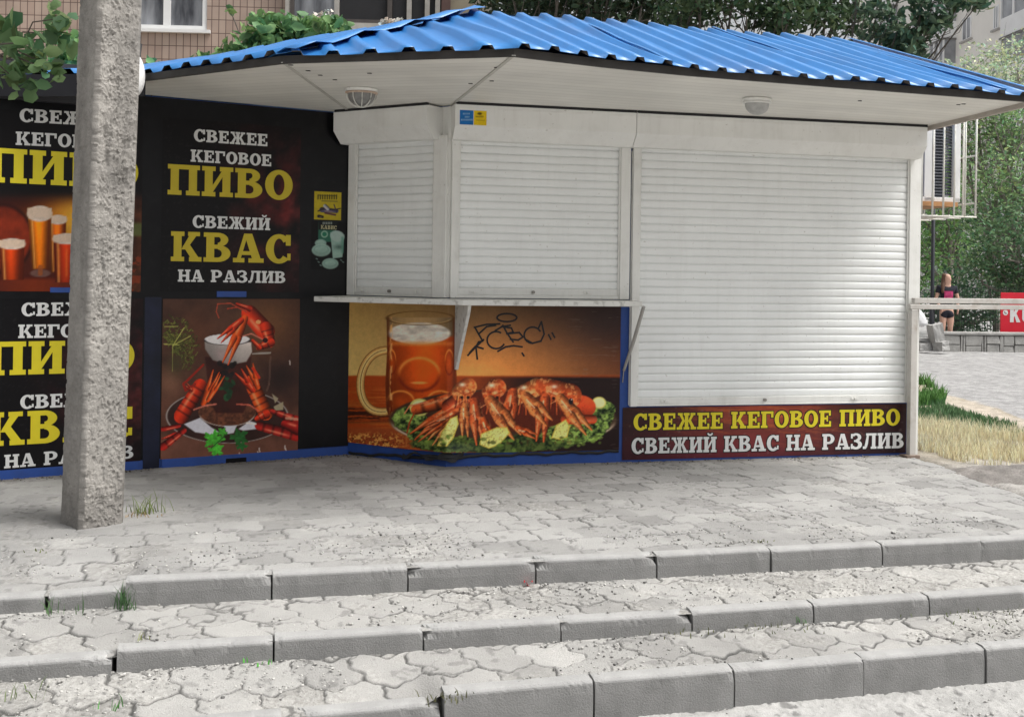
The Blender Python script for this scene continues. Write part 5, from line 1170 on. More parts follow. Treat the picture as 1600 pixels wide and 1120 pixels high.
def tree(base, h, trunk_r, cls, rads, nleaf, lsize, col, spread, seed, label, group=None, lean_=(0, 0), twigs=18, aspect=.5, bark=None, droop=.4, fork=.45, hollow=.3):
    base = np.array(base, float)
    t = thing('tree', base, label, 'tree', group); m = MB(); top = base+np.array([lean_[0], lean_[1], h*.8])
    pts = limb(m, base-np.array([0, 0, .2]), top, trunk_r, trunk_r*.25, seed, 9, .05); m.build('trunk', bark or M_bark, t, True)
    r = np.random.default_rng(seed+1); mb = MB()
    C = np.array(cls, float)
    for i, cpt in enumerate(C):
        fz = np.clip(fork+.4*r.random(), .2, .9); p0 = pts[int(fz*(len(pts)-1))]; mid = limb(mb, p0, cpt, trunk_r*.34, trunk_r*.08, seed+10+i, 6, .12)
        for k in range(max(1, twigs//len(C))):
            e_ = cpt+r.normal(size=3)*np.array(rads[i])*.55; limb(mb, mid[r.integers(2, 5)], e_, trunk_r*.09, trunk_r*.02, seed+100+i*13+k, 5, .12)
    mb.build('branches', bark or M_bark, t, True)
    P = clumps(cls, rads, nleaf, seed+2, hollow)
    leafmesh('crown', P, lsize, seed+3, col, spread, t, aspect=aspect, droop=droop)
    return t
# leafy branch at the upper left, its tree standing just outside the picture
bt = gz(-150, 800); bt = np.array([-3.75, 5.9, 0.])
cl = [at(u, v, d) for u, v, d in ((8, 40, 6.0), (40, 70, 5.9), (62, 52, 6.1), (72, 92, 5.9), (20, 95, 6.0), (45, 98, 6.0), (80, 116, 5.9), (14, 116, 6.1), (-40, 50, 6.0), (-60, 90, 6.0), (88, 62, 6.2), (26, 126, 6.0), (88, 30, 6.1))]
lt = thing('tree', bt, 'broad-leaved tree at the left edge whose green branch hangs in front of the posters', 'tree')
m = MB(); limb(m, bt-np.array([0, 0, .1]), bt+np.array([.1, .1, 3.6]), .10, .05, 5, 9, .04); m.build('trunk', M_bark, lt, True)
m = MB(); st_ = bt+np.array([.06, .06, 2.2])
j0 = at(-60, 70, 6.0); limb(m, st_, j0, .03, .014, 6, 6)
for i, q in enumerate(cl): limb(m, j0, q, .008, .003, 20+i, 6, .10)
m.build('branches', M_bark, lt, True)
leafmesh('crown', np.concatenate([clumps(cl, [.105]*len(cl), 175, 31, .2), clumps([bt+np.array([-.5, .2, 3.3]), bt+np.array([.1, .6, 3.7])], [.6, .6], 700, 32)]), .092, 33, (.135, .245, .105), .45, lt, aspect=.72, droop=.5)
# second, lighter foliage behind the pole
cl = [at(u, v, d) for u, v, d in ((112, 82, 9.2), (103, 98, 9.2), (120, 105, 9.4), (122, 66, 9.6), (98, 112, 9.3), (70, 115, 9.3), (235, 100, 10.2), (216, 112, 10.2))]
sh = thing('shrub', (cl[0][0], cl[0][1], 0), 'bright green shrub behind the left end of the kiosk roof', 'shrub')
m = MB(); [limb(m, (cl[0][0]+.1*i, cl[0][1], 0), q, .02, .006, 60+i, 6) for i, q in enumerate(cl)]; m.build('stem', M_bark, sh, True)
leafmesh('foliage', clumps(cl, [.16, .16, .16, .14, .14, .14, .10, .10], 240, 61, .1), .10, 62, (.16, .32, .12), .4, sh, aspect=.7)
cl = []; rd = []
for u, v, r_ in ((335, 92, .13), (372, 82, .20), (405, 62, .26), (430, 48, .26), (412, 40, .2), (455, 55, .28), (470, 38, .22), (490, 55, .25), (505, 42, .2), (520, 50, .22), (440, 70, .26), (392, 78, .2), (360, 88, .18), (315, 92, .12), (530, 36, .12), (480, 70, .22), (360, 15, .05)):
    cl.append(at(u, v+2, 11.6+random.uniform(-.3, .3))); rd.append(r_)
sh = thing('shrub', (cl[4][0], cl[4][1], 0), 'leafy green shrub growing above the kiosk roof in front of the tiled wall', 'shrub')
m = MB(); [limb(m, (cl[4][0]+.05*i, 11.6, 0), q, .03, .006, 70+i, 7) for i, q in enumerate(cl)]; m.build('stem', M_bark, sh, True)
leafmesh('foliage', clumps(cl, rd, 1000, 71, .1), .12, 72, (.155, .29, .115), .42, sh, aspect=.62)

# ------------------------------------------------------------------ apartment house on the left, clad in small upright tiles
TB = Plane(3.0, at(330, 100, 16.6))
M_tile = bpy.data.materials.new('wall_tiles'); M_tile.use_nodes = True
nt = M_tile.node_tree; N = nt.nodes; K = nt.links; b = N['Principled BSDF']; b.inputs['Roughness'].default_value = .6
uvn = N.new('ShaderNodeUVMap'); bt_ = N.new('ShaderNodeTexBrick'); K.new(uvn.outputs[0], bt_.inputs['Vector'])
bt_.offset = 0; bt_.inputs['Scale'].default_value = 1; bt_.inputs['Brick Width'].default_value = .103; bt_.inputs['Row Height'].default_value = .2; bt_.inputs['Mortar Size'].default_value = .006; bt_.inputs['Mortar Smooth'].default_value = .2
bt_.inputs['Color1'].default_value = (.36,.265,.215,1); bt_.inputs['Color2'].default_value = (.43,.33,.27,1); bt_.inputs['Mortar'].default_value = (.10,.06,.05,1)
nz = N.new('ShaderNodeTexNoise'); nz.inputs['Scale'].default_value = 2.; nz.inputs['Detail'].default_value = 5; K.new(uvn.outputs[0], nz.inputs['Vector'])
mr = N.new('ShaderNodeMapRange'); mr.inputs['From Min'].default_value = .3; mr.inputs['From Max'].default_value = .7; mr.inputs['To Min'].default_value = .85; mr.inputs['To Max'].default_value = 1.1; K.new(nz.outputs['Fac'], mr.inputs['Value'])
vs_ = N.new('ShaderNodeVectorMath'); vs_.operation = 'SCALE'; K.new(bt_.outputs['Color'], vs_.inputs[0]); K.new(mr.outputs[0], vs_.inputs['Scale']); K.new(vs_.outputs[0], b.inputs['Base Color'])
bp = N.new('ShaderNodeBump'); bp.invert = True; bp.inputs['Strength'].default_value = .5; K.new(bt_.outputs['Fac'], bp.inputs['Height']); K.new(bp.outputs[0], b.inputs['Normal'])
ap = thing('apartment_building', (TB.P[0], TB.P[1], 0), 'apartment house clad in pinkish upright tiles behind the left of the kiosk', 'building')
def wallgrid(pl, t0, t1, z0, z1, holes):
    """a tiled wall with openings left out"""
    ts = sorted({t0, t1, *[h[0] for h in holes], *[h[1] for h in holes]}); zs = sorted({z0, z1, *[h[2] for h in holes], *[h[3] for h in holes]})
    V = []; F = []; uv = []
    for i in range(len(ts)-1):
        for j in range(len(zs)-1):
            tm, zm = (ts[i]+ts[i+1])/2, (zs[j]+zs[j+1])/2
            if any(h[0] < tm < h[1] and h[2] < zm < h[3] for h in holes): continue
            b = len(V)
            for a, c_ in ((ts[i], zs[j]), (ts[i+1], zs[j]), (ts[i+1], zs[j+1]), (ts[i], zs[j+1])): V.append(pl.xyz(a, c_)); uv.append((a, c_))
            F.append((b, b+1, b+2, b+3))
    return np.array(V), F, uv
w_l, w_zb = TB.tz(196, 45); w_r, _z = TB.tz(323, 47)
win = (w_l, w_r, w_zb, w_zb+1.5)
bal_l = TB.tz(452, 20)[0]; bal_r = TB.tz(735, 20)[0]; bz = TB.tz(560, 42)[1]
holes = [win, (bal_l, bal_r, bz-.02, bz+2.6), (w_l-3.4, w_l-1.9, w_zb, w_zb+1.5)]
V, F, uv = wallgrid(TB, -6.5, TB.tz(738, 10)[0], -.1, 16, holes); mesh_obj('wall', V, F, M_tile, ap, uv=uv)
tR = TB.tz(738, 10)[0]
M_wf = mat('window_plastic', (.75,.75,.74), .4, .04, 5); M_glass = mat('window_glass', (.05,.055,.06), .08, .3, 1.2, spec=.9)
M_curt = mat('curtain', (.36,.36,.36), .9, .35, 2.5)
def window(pl, t0, t1, z0, z1, par, nmul, curt=True, dep_=.10, fm=M_wf):
    w = MB(); w.pbox(pl, t0, t1, z0, z0+.07, -dep_, -.02); w.pbox(pl, t0, t1, z1-.07, z1, -dep_, -.02); w.pbox(pl, t0, t0+.07, z0+.07, z1-.07, -dep_, -.02); w.pbox(pl, t1-.07, t1, z0+.07, z1-.07, -dep_, -.02)
    for k in range(1, nmul): tm = t0+(t1-t0)*k/nmul; w.pbox(pl, tm-.05, tm+.05, z0+.07, z1-.07, -dep_+.002, -.022)
    f = w.build('window', fm, par)
    for k in range(nmul):
        a, b_ = t0+(t1-t0)*k/nmul, t0+(t1-t0)*(k+1)/nmul
        g = MB(); g.add([pl.xyz(a+.05, z0+.05, -dep_+.03), pl.xyz(b_-.05, z0+.05, -dep_+.03), pl.xyz(b_-.05, z1-.05, -dep_+.03), pl.xyz(a+.05, z1-.05, -dep_+.03)], [(0, 1, 2, 3)]); g.build('pane', M_glass, f)
    s_ = MB(); s_.pbox(pl, t0-.06, t1+.06, z0-.05, z0-.002, -.02, .07); s_.build('sill', fm, f)
    return f
def thinglass():
    m = bpy.data.materials.new('curtained_glass'); m.use_nodes = True; MATS['curtained_glass'] = m; n = m.node_tree; b = n.nodes['Principled BSDF']
    tc = n.nodes.new('ShaderNodeTexCoord'); nz = n.nodes.new('ShaderNodeTexNoise'); mp = n.nodes.new('ShaderNodeMapping'); mp.inputs['Scale'].default_value = (3, 3, .6)
    n.links.new(tc.outputs['Object'], mp.inputs[0]); n.links.new(mp.outputs[0], nz.inputs['Vector']); nz.inputs['Scale'].default_value = 1.6; nz.inputs['Detail'].default_value = 6
    cr = n.nodes.new('ShaderNodeValToRGB'); cr.color_ramp.elements[0].position = .35; cr.color_ramp.elements[0].color = (.03,.032,.04,1); cr.color_ramp.elements[1].position = .68; cr.color_ramp.elements[1].color = (.30,.31,.33,1)
    n.links.new(nz.outputs['Fac'], cr.inputs[0]); n.links.new(cr.outputs[0], b.inputs['Base Color']); b.inputs['Roughness'].default_value = .12; return m
M_glass = thinglass()
window(TB, *win, ap, 2); window(TB, *holes[2], ap, 2)
# enclosed balcony, dark timber glazing above a pale ledge
bal = MB(); bal.pbox(TB, bal_l-.1, bal_r, bz-.14, bz, -.9, .26); bal = bal.build('balcony', mat('balcony_ledge', (.42,.40,.36), .8, .15, 5), ap)
M_tim = mat('dark_timber', (.07,.06,.055), .7, .2, 9); M_pale = mat('pale_timber', (.36,.34,.31), .7, .15, 9)
m = MB(); m.pbox(TB, bal_l, bal_r, bz-1.1, bz-.15, .05, .22); m.build('balcony_panel', mat('balcony_panel', (.34,.33,.30), .8, .2, 3), bal)
m = MB(); m.pbox(TB, bal_l, bal_r, bz+.0, bz+2.6, -.85, -.80); m.build('back_wall', mat('balcony_inside', (.06,.055,.05), .9, .4, 2), bal)
uu = [452, 458, 528, 610, 640, 668, 684]
for i, u in enumerate(uu):
    t = TB.tz(u, 20)[0]; m = MB(); m.pbox(TB, t-.035, t+.035, bz+.06, bz+2.5, .10, .18); m.build('mullion', M_pale if i % 2 == 0 or i > 3 else M_tim, bal)
for a, b_ in zip(uu[:-1], uu[1:]):
    t0, t1 = TB.tz(a, 20)[0]+.04, TB.tz(b_, 20)[0]-.04; m = MB(); m.pbox(TB, t0, t1, bz+.0, bz+.07, .10, .17); m.build('sash', M_tim if a < 600 else M_pale, bal)
    g = MB(); g.add([TB.xyz(t0, bz+.07, .13), TB.xyz(t1, bz+.07, .13), TB.xyz(t1, bz+2.5, .13), TB.xyz(t0, bz+2.5, .13)], [(0, 1, 2, 3)]); g.build('pane', M_glass if b_ < 600 else M_dark, bal)
m = MB(); m.pbox(TB, TB.tz(690, 10)[0], TB.tz(704, 10)[0], bz+.0, bz+2.6, .09, .15); m.build('post', mat('brown_panel', (.12,.07,.06), .7), bal)
m = MB(); m.pbox(TB, TB.tz(704, 10)[0], TB.tz(738, 10)[0], bz+.05, bz+2.6, .02, .08); m.build('panel', mat('tan_panel', (.30,.26,.19), .8, .1, 4), bal)
# flowers on the ledge
for u, v in ((496, 26), (507, 24), (601, 37), (618, 35)):
    p = at(u, v, 16.2); fl_ = leafmesh('flower_pot', clumps([p, p+np.array([.08, 0, .03])], [.08, .06], 46, int(u), .0), .06, int(u)+1, (.62,.62,.58), .2, aspect=.8)
    tag(fl_, 'white flowers on the balcony ledge, %s' % {496: 'beside the left window post', 507: 'just right of the leftmost ones', 601: 'low bunch at the middle', 618: 'rightmost and tallest bunch'}[u], 'flowers', 'white flowers on the balcony ledge')
m = MB(); pp_ = at(767, 12, 16.3); m.tube([(pp_[0], pp_[1], -.1), (pp_[0]+.0, pp_[1], 14)], .045, 10); tag(m.build('drain_pipe', M_wf, smooth=True), 'white drain pipe at the corner of the tiled apartment house', 'pipe')
# closing walls
m = MB(); a = TB.xyz(tR, 0); m.pbox(TB, tR-.001, tR+.25, -.1, 16, -9, -.02); m.pbox(TB, -6.5, tR, 16, 16.3, -9, .3); m.build('side_wall', mat('side_wall', (.30,.27,.23), .85, .15, 2), ap)

# ------------------------------------------------------------------ pale panel building far right, seen at a steep angle
fa = at(1600, 30, 67.0); dirv = np.array([-.055, 1.]); dirv /= np.linalg.norm(dirv)
ANG = math.degrees(math.atan2(-dirv[1], -dirv[0]))      # along the facade towards the street
RB = Plane(ANG, fa)
pb = thing('apartment_building', (fa[0], fa[1], 0), 'pale cream panel apartment block behind the trees at the upper right', 'building')
M_cream = mat('cream_panels', (.90,.865,.81), .85, .06, .4, .1, 5)
if RB.n[0] > 0: RB.n = -RB.n
tA_, tB_ = RB.tz(1338, 50)[0], RB.tz(1680, 50)[0]; tA_, tB_ = min(tA_, tB_), max(tA_, tB_)
m = MB(); m.pbox(RB, tA_, tB_, -.2, 30, -14, 0); m.build('wall', M_cream, pb)
M_w2 = mat('far_window', (.34,.35,.37), .2, .3, .8); M_bp = mat('balcony_white', (.88,.88,.88), .6, .05, 1)
RBo = RB.off(0); RBo.P = RB.P+RB.n*.9; RBo.n = RB.n
M_slabf = mat('far_slab', (.33,.32,.31), .8); M_sillf = mat('far_sill', (.45,.43,.41), .8)
STO = 2.85
def flr(z):
    k0_ = int((z-1)/STO); return [z+STO*k for k in range(-k0_, 8)]
def far_window(u0, u1, v, h):
    t0, z = RB.tz(u0, v); t1 = RB.tz(u1, v)[0]; t0, t1 = min(t0, t1), max(t0, t1)
    for fz in flr(z):
        m = MB(); m.pbox(RB, t0, t1, fz, fz+h, .0, .05); w_ = m.build('window', M_bp, pb); tm = (t0+t1)/2
        for a, b_ in ((t0+.15, tm-.08), (tm+.08, t1-.15)): m = MB(); m.pbox(RB, a, b_, fz+.1, fz+h-.1, .05, .065); m.build('pane', M_w2, w_)
        m = MB(); m.pbox(RB, t0-.15, t1+.15, fz-.12, fz-.003, .0, .18); m.build('sill', M_sillf, w_)
def far_balcony(u0, u1, v, out=.9):
    t0, z = RBo.tz(u0, v); t1 = RBo.tz(u1, v)[0]; t0, t1 = min(t0, t1), max(t0, t1)
    for fz in flr(z):
        m = MB(); m.pbox(RB, t0, t1, fz-1.15, fz, .0, out); b_ = m.build('balcony', M_bp, pb)
        m = MB(); m.pbox(RB, t0+.05, t1-.05, fz, fz+1.60, .0, out-.08); m.build('glazing', M_w2, b_)
        n = max(3, int((t1-t0)/1.3))
        for k in range(n+1):
            t = t0+(t1-t0)*k/n; m = MB(); m.pbox(RB, max(t0, t-.09), min(t1, t+.09), fz, fz+1.6, out-.10, out); m.build('mullion', M_bp, b_)
        m = MB(); m.pbox(RB, t0-.05, t1+.05, fz-1.27, fz-1.15, .0, out+.06); m.build('slab', M_slabf, b_)
        m = MB(); m.pbox(RB, t0-.05, t1+.05, fz+1.601, fz+1.70, .0, out+.06); m.build('cornice', M_slabf, b_)
far_balcony(1563, 1670, 31); far_balcony(1452, 1474, 44); far_balcony(1366, 1384, 52)
far_window(1504, 1518, 66, 1.5); far_window(1553, 1561, 48, 1.5); far_window(1425, 1434, 60, 1.5)

# ------------------------------------------------------------------ trees behind the kiosk
DK = (.034, .060, .030); MD = (.060, .105, .048); SG = (.115, .150, .085); LT = (.12, .20, .075)
def pts(l, jit=.0): return [at(u, v, d+random.uniform(-jit, jit)) for u, v, d in l]
c = pts([(800, -10, 15), (850, -30, 15), (905, 8, 15.5), (950, -10, 15), (985, 15, 15.5), (1010, -25, 15), (1040, 10, 15.5), (930, -60, 15), (870, 10, 16.3), (820, 12, 16.4), (780, -40, 15.5), (980, -50, 15)], .3)
tree(gz(873, 700, -.03)*1.0+np.array([0, 5.6, 0]), 5.2, .15, c, [.62]*len(c), 7500, .10, DK, .5, 810, 'dark tree with a brown trunk right behind the roof peak', 'trees behind the kiosk', twigs=60, fork=.4)
c = pts([(1060, 20, 14), (1090, -5, 14), (1120, 18, 14.2), (1150, -12, 14), (1185, 20, 14.2), (1205, -5, 14), (1235, 22, 14), (1262, 5, 14.2), (1290, 28, 14), (1315, 8, 14.2), (1335, 35, 14), (1150, -50, 14), (1250, -45, 14), (1330, -35, 14), (1080, -40, 14), (1220, 42, 14), (1065, 45, 14.4)], .3)
tree((1.95, 14.4, -.03), 4.6, .12, c, [.34]*len(c), 3700, .095, MD, .5, 820, 'tree with dark leaves and bright gaps of sky above the middle of the blue roof', 'trees behind the kiosk', twigs=70, fork=.5, hollow=.15, lean_=(.9, 0))
c = pts([(1352, 20, 11.5), (1372, 8, 11.5), (1388, 22, 11.5), (1405, 42, 11.4), (1392, 58, 11.5), (1420, 66, 11.4), (1440, 30, 11.5), (1452, 46, 11.4), (1462, 40, 11.4), (1430, 52, 11.5), (1378, 48, 11.6), (1398, 76, 11.5), (1430, 80, 11.4), (1360, 55, 11.6), (1470, 22, 11.4), (1500, 2, 11.3), (1530, 4, 11.3), (1475, -5, 11.4), (1410, -10, 11.4), (1348, -20, 11.5), (1440, 5, 11.5)], .15)
tree((3.35, 11.9, -.03), 3.9, .07, c, [.155]*len(c), 1250, .088, (.085, .145, .085), .45, 830, 'nearer tree whose drooping leafy twigs hang in front of the pale apartment block', 'trees behind the kiosk', twigs=60, aspect=.5, droop=.8, fork=.6, hollow=.1)
# trees at the right, beyond the low wall
M_bark2 = mat('grey_bark', (.22,.20,.175), .95, .3, 9, .8, 25)
def rt(base, spec, rads, n, ls, col, seed, label, h, twigs, droop=.35):
    c = pts(spec, .8); return tree(base, h, .11, c, rads if isinstance(rads, list) else [rads]*len(c), int(n*.54), ls*1.12, tuple(np.array(col)*3.1), .55, seed, label, 'trees beyond the low wall', twigs=twigs, bark=M_bark2, fork=.35, hollow=.2, aspect=.42, droop=droop)
B = lambda u, D: (ray(u, 550)[0]*D, D, -.05)
rt(B(1575, 25), [(1500, 118, 25), (1530, 95, 25), (1560, 85, 25), (1590, 75, 25), (1520, 130, 25), (1555, 120, 25), (1590, 110, 25), (1610, 130, 25), (1640, 100, 25), (1470, 125, 25.3), (1445, 118, 25.4), (1660, 60, 25), (1580, 140, 25.5), (1415, 112, 25.6)], .55, 5200, .085, (.155, .19, .125), 840, 'pale sage tree with fine leaves rising above the right end of the roof', 5.6, 90)
rt(B(1545, 24), [(1545, 170, 24), (1580, 190, 24), (1560, 215, 24), (1600, 230, 24), (1530, 240, 24), (1575, 260, 24), (1545, 290, 24), (1605, 290, 24), (1640, 200, 24), (1650, 260, 24), (1515, 200, 24.5), (1600, 170, 24.3), (1560, 320, 24)], .66, 9500, .085, (.085, .135, .062), 850, 'mid green tree with pale crooked branches beside the air conditioner cage', 4.6, 110)
rt(B(1480, 27), [(1440, 330, 27), (1470, 360, 27), (1450, 390, 27), (1500, 350, 27), (1440, 420, 27), (1500, 390, 27), (1470, 300, 27), (1510, 300, 27), (1500, 255, 27.5), (1440, 270, 27.5), (1455, 450, 27), (1400, 380, 27), (1400, 300, 27)], .7, 9500, .085, (.055, .105, .034), 860, 'leafy green tree behind the black post and the girl', 3.8, 60)
rt(B(1590, 23), [(1530, 350, 23), (1560, 370, 23), (1590, 340, 23), (1620, 370, 23), (1540, 400, 23), (1580, 410, 23), (1610, 420, 23), (1520, 420, 23), (1650, 400, 23), (1560, 440, 23), (1600, 450, 23), (1640, 320, 23.5)], .56, 9000, .08, (.038, .070, .034), 870, 'dark bushy tree above the red sign', 2.6, 50)
rt(B(1495, 24.5), [(1500, 440, 24.5), (1520, 460, 24.5), (1545, 480, 24.5), (1575, 490, 24.5), (1610, 490, 24.5), (1490, 470, 24.5), (1470, 490, 24.5), (1440, 480, 24.5), (1525, 505, 24.3), (1650, 480, 24.5), (1500, 515, 24.5)], .5, 6500, .08, (.030, .058, .032), 880, 'low dark bush behind the mesh fence', 1.2, 30)
# a far belt of trees closes the view low down (reads as one mass)
r_ = np.random.default_rng(5); nB = 46; cx = np.linspace(-50, 62, nB)
cb = np.stack([cx, 44+r_.normal(size=nB)*3+np.abs(cx)*.1, 2.2+r_.random(nB)*1.0], -1)
cb = cb[(cb[:, 0] < -16) | (cb[:, 0] > 14)]
leafmesh('far_trees', clumps(cb, np.stack([np.full(len(cb), 2.2), np.full(len(cb), 1.6), np.full(len(cb), 2.3)], -1), 14000, 900, .2), .34, 901, (.06, .10, .05), .5, None, kind='stuff', aspect=.45, loc=(0, 0, 0))

# ------------------------------------------------------------------ low stone wall, fence, sign, post, rubble
LWp = Plane(4, gz(1474, 549, -.02)); 
lw = thing('low_wall', (LWp.P[0], LWp.P[1], 0), 'low wall of rough grey stone blocks behind the railing', 'wall')
M_rub = mat('rough_stone', (.33,.325,.31), .95, .22, 4, .9, 18, fine=.15, dirt=(.16,.15,.14), dirt_amt=.5, dirt_scale=5)
m = MB(); m.pbox(LWp, 0, 7.6, -.15, .285, -.34, -.03); m.build('core', mat('mortar', (.22,.215,.2), .95, .2, 8, .6, 30), lw)
r = np.random.default_rng(77); t = .0; k = 0
while t < 7.5:
    for wdt, hgt in (((.0+.28+.05*r.random()), 1), (.045, 2), (.05, 2)) if k % 3 != 2 else ((.26, 1), (.07, 2), (.21, 1)):
        z = -.12
        while z < .27:
            zz_ = min(.285, z+(.2+.05*r.random() if hgt == 1 else .42)); m = MB(); j = lambda: r.normal()*.006
            m.hexa([LWp.xyz(t+.006+j(), z+.005, .02+j()), LWp.xyz(t+wdt-.006+j(), z+.005, .02+j()), LWp.xyz(t+wdt-.006, z+.005, -.05), LWp.xyz(t+.006, z+.005, -.05)],
                   [LWp.xyz(t+.006+j(), zz_-.006+j(), .015+j()), LWp.xyz(t+wdt-.006+j(), zz_-.006+j(), .015+j()), LWp.xyz(t+wdt-.006, zz_-.006, -.05), LWp.xyz(t+.006, zz_-.006, -.05)])
            m.build('stone_block', M_rub, lw, bevel=.012); z = zz_
        t += wdt
    k += 1
m = MB(); m.pbox(LWp, -.03, 7.62, .287, .335, -.37, .035); m.build('coping', M_rub, lw, bevel=.01)
FN = Plane(4, at(1474, 500, 21.7)); fn = thing('mesh_fence', (FN.P[0], FN.P[1], 0), 'dark green wire mesh fence behind the low wall', 'fence')
M_fen = mat('dark_green_wire', (.018,.03,.024), .6, .1, 9)
ztop = FN.tz(1540, 450)[1]
for t in np.arange(-.1, 8., 2.2): m = MB(); m.pbox(FN, t-.025, t+.025, -.1, ztop+.05, -.025, .025); m.build('post', M_fen, fn)
m = MB()
for t in np.arange(-.1, 7.9, .052): m.pbox(FN, t-.0035, t+.0035, .02, ztop, -.003, .003)
for z in np.linspace(.05, ztop, 8): m.pbox(FN, -.1, 7.9, z-.004, z+.004, -.008, -.0035)
m.build('wire_mesh', M_fen, fn)
SGp = FN.off(.05); s0_, sz0 = SGp.tz(1563, 521); _, sz1 = SGp.tz(1563, 457)
sg2 = thing('sign', SGp.xyz(s0_, sz0), 'red sign with white letters and a phone symbol hung on the mesh fence', 'sign')
m = MB(); m.pbox(SGp, s0_, s0_+1.5, sz0, sz1, -.02, .0); m.build('panel', mat('red_sign', L4((206, 30, 50)), .45, .06, 3), sg2, bevel=.004)
lettering('KU', SGp, (1577, 503.5), (1613, 503.5), 23, M_wht, sg2, .002, track=.08)
cpx = SGp.tz(1571, 488.5); rr_ = .052; m = MB()
m.add([SGp.xyz(cpx[0]+rr_*math.cos(a), cpx[1]+rr_*math.sin(a), .002) for a in np.linspace(0, 2*math.pi, 20, endpoint=False)], [tuple(range(20))]); m.build('phone_disc', M_wht, sg2)
m = MB(); q = [(-.5, .45), (-.25, .6), (-.1, .25), (-.25, .1), (.1, -.25), (.25, -.1), (.6, -.25), (.45, -.5), (.2, -.6), (-.25, -.3), (-.55, .1)]
m.add([SGp.xyz(cpx[0]+rr_*.9*a, cpx[1]+rr_*.9*b_, .0035) for a, b_ in q], [tuple(range(len(q)))]); m.build('phone_symbol', mat('dark_red', L4((90, 20, 30)), .5, 0), sg2)
# black steel post
bp_ = gz(1455.5, 546, -.02); m = MB(); 
lpst = thing('lamp_post', bp_, 'black steel post standing before the trees, left of the girl', 'post')
M_blk = mat('black_steel', (.02,.022,.03), .5, .15, 8)
m.tube([bp_-np.array([0, 0, .1]), bp_+np.array([0, 0, .85])], .052, 12); m.build('base', M_blk, lpst, True)
m = MB(); m.tube([bp_+np.array([0, 0, .85]), bp_+np.array([0, 0, .9]), bp_+np.array([.0, 0, 4.6])], [.052, .036, .03], 12); m.build('pole', M_blk, lpst, True)
m = MB(); m.tube([bp_+np.array([0, 0, 4.6]), bp_+np.array([.1, -.1, 4.85]), bp_+np.array([.5, -.4, 4.95])], .025, 8); m.build('arm', M_blk, lpst, True)
m = MB(); m.lathe(bp_+np.array([.5, -.4, 4.80]), [(0, 0), (.14, .02), (.12, .12), (.03, .17)], 16); m.build('lamp_head', M_blk, lpst, True)
def rubble(u, v, D, sx, sy, sz, rot, tilt, label, seed):
    r = np.random.default_rng(seed); p = at(u, v, D); bm = bmesh.new(); bmesh.ops.create_cube(bm, size=1); bmesh.ops.subdivide_edges(bm, edges=bm.edges[:], cuts=3, use_grid_fill=True)
    V = np.array([q.co for q in bm.verts]); F = [[q.index for q in f.verts] for f in bm.faces]; bm.free()
    V = V*np.array([sx, sy, sz])*(1+.10*r.normal(size=(len(V), 1))*.5); ct, st2 = math.cos(tilt), math.sin(tilt); V = np.stack([V[:, 0]*ct-V[:, 2]*st2, V[:, 1], V[:, 0]*st2+V[:, 2]*ct], -1)
    cr_, sr_ = math.cos(rot), math.sin(rot); V = np.stack([V[:, 0]*cr_-V[:, 1]*sr_, V[:, 0]*sr_+V[:, 1]*cr_, V[:, 2]], -1)+p
    tag(mesh_obj('concrete_block', V, F, mat('broken_concrete', (.36,.355,.345), .95, .2, 5, .7, 25), None), label, 'concrete block', 'broken concrete by the low wall')
rubble(1463, 526, 20.1, .20, .22, .46, .2, .22, 'tall slab of broken concrete leaning at the end of the low wall', 1)
rubble(1470, 540, 20.0, .2, .2, .16, .6, .1, 'small lump of broken concrete at the foot of the leaning slab', 2)
rubble(1436, 531, 20.3, .34, .3, .07, .1, .0, 'flat pale concrete slab lying left of the black post', 3)
rubble(1442, 541, 20.2, .4, .3, .14, .4, .05, 'grey lump of broken concrete under the flat slab', 4)

# ------------------------------------------------------------------ people
M_skin = mat('skin', (.62,.38,.29), .55, .06, 9)
def skinned(name, nodes, edges, mt, parent, sub=2):
    """nodes: {key: (x, y, z, rx, ry)}, grown into one continuous surface"""
    ks = list(nodes); idx = {k: i for i, k in enumerate(ks)}; org = world_loc(parent)
    me = bpy.data.meshes.new(name); me.from_pydata([nodes[k][:3] for k in ks], [(idx[a], idx[b_]) for a, b_ in edges], [])
    o = bpy.data.objects.new(name, me); COL.objects.link(o); o.parent = parent; me.materials.append(mt)
    o.modifiers.new('skin', 'SKIN')
    sv = me.skin_vertices[0].data
    for i, k in enumerate(ks): sv[i].radius = nodes[k][3:5]; sv[i].use_root = (i == 0); sv[i].use_loose = False
    s = o.modifiers.new('sub', 'SUBSURF'); s.levels = sub; s.render_levels = sub
    o.modifiers['skin'].use_smooth_shade = True
    return o
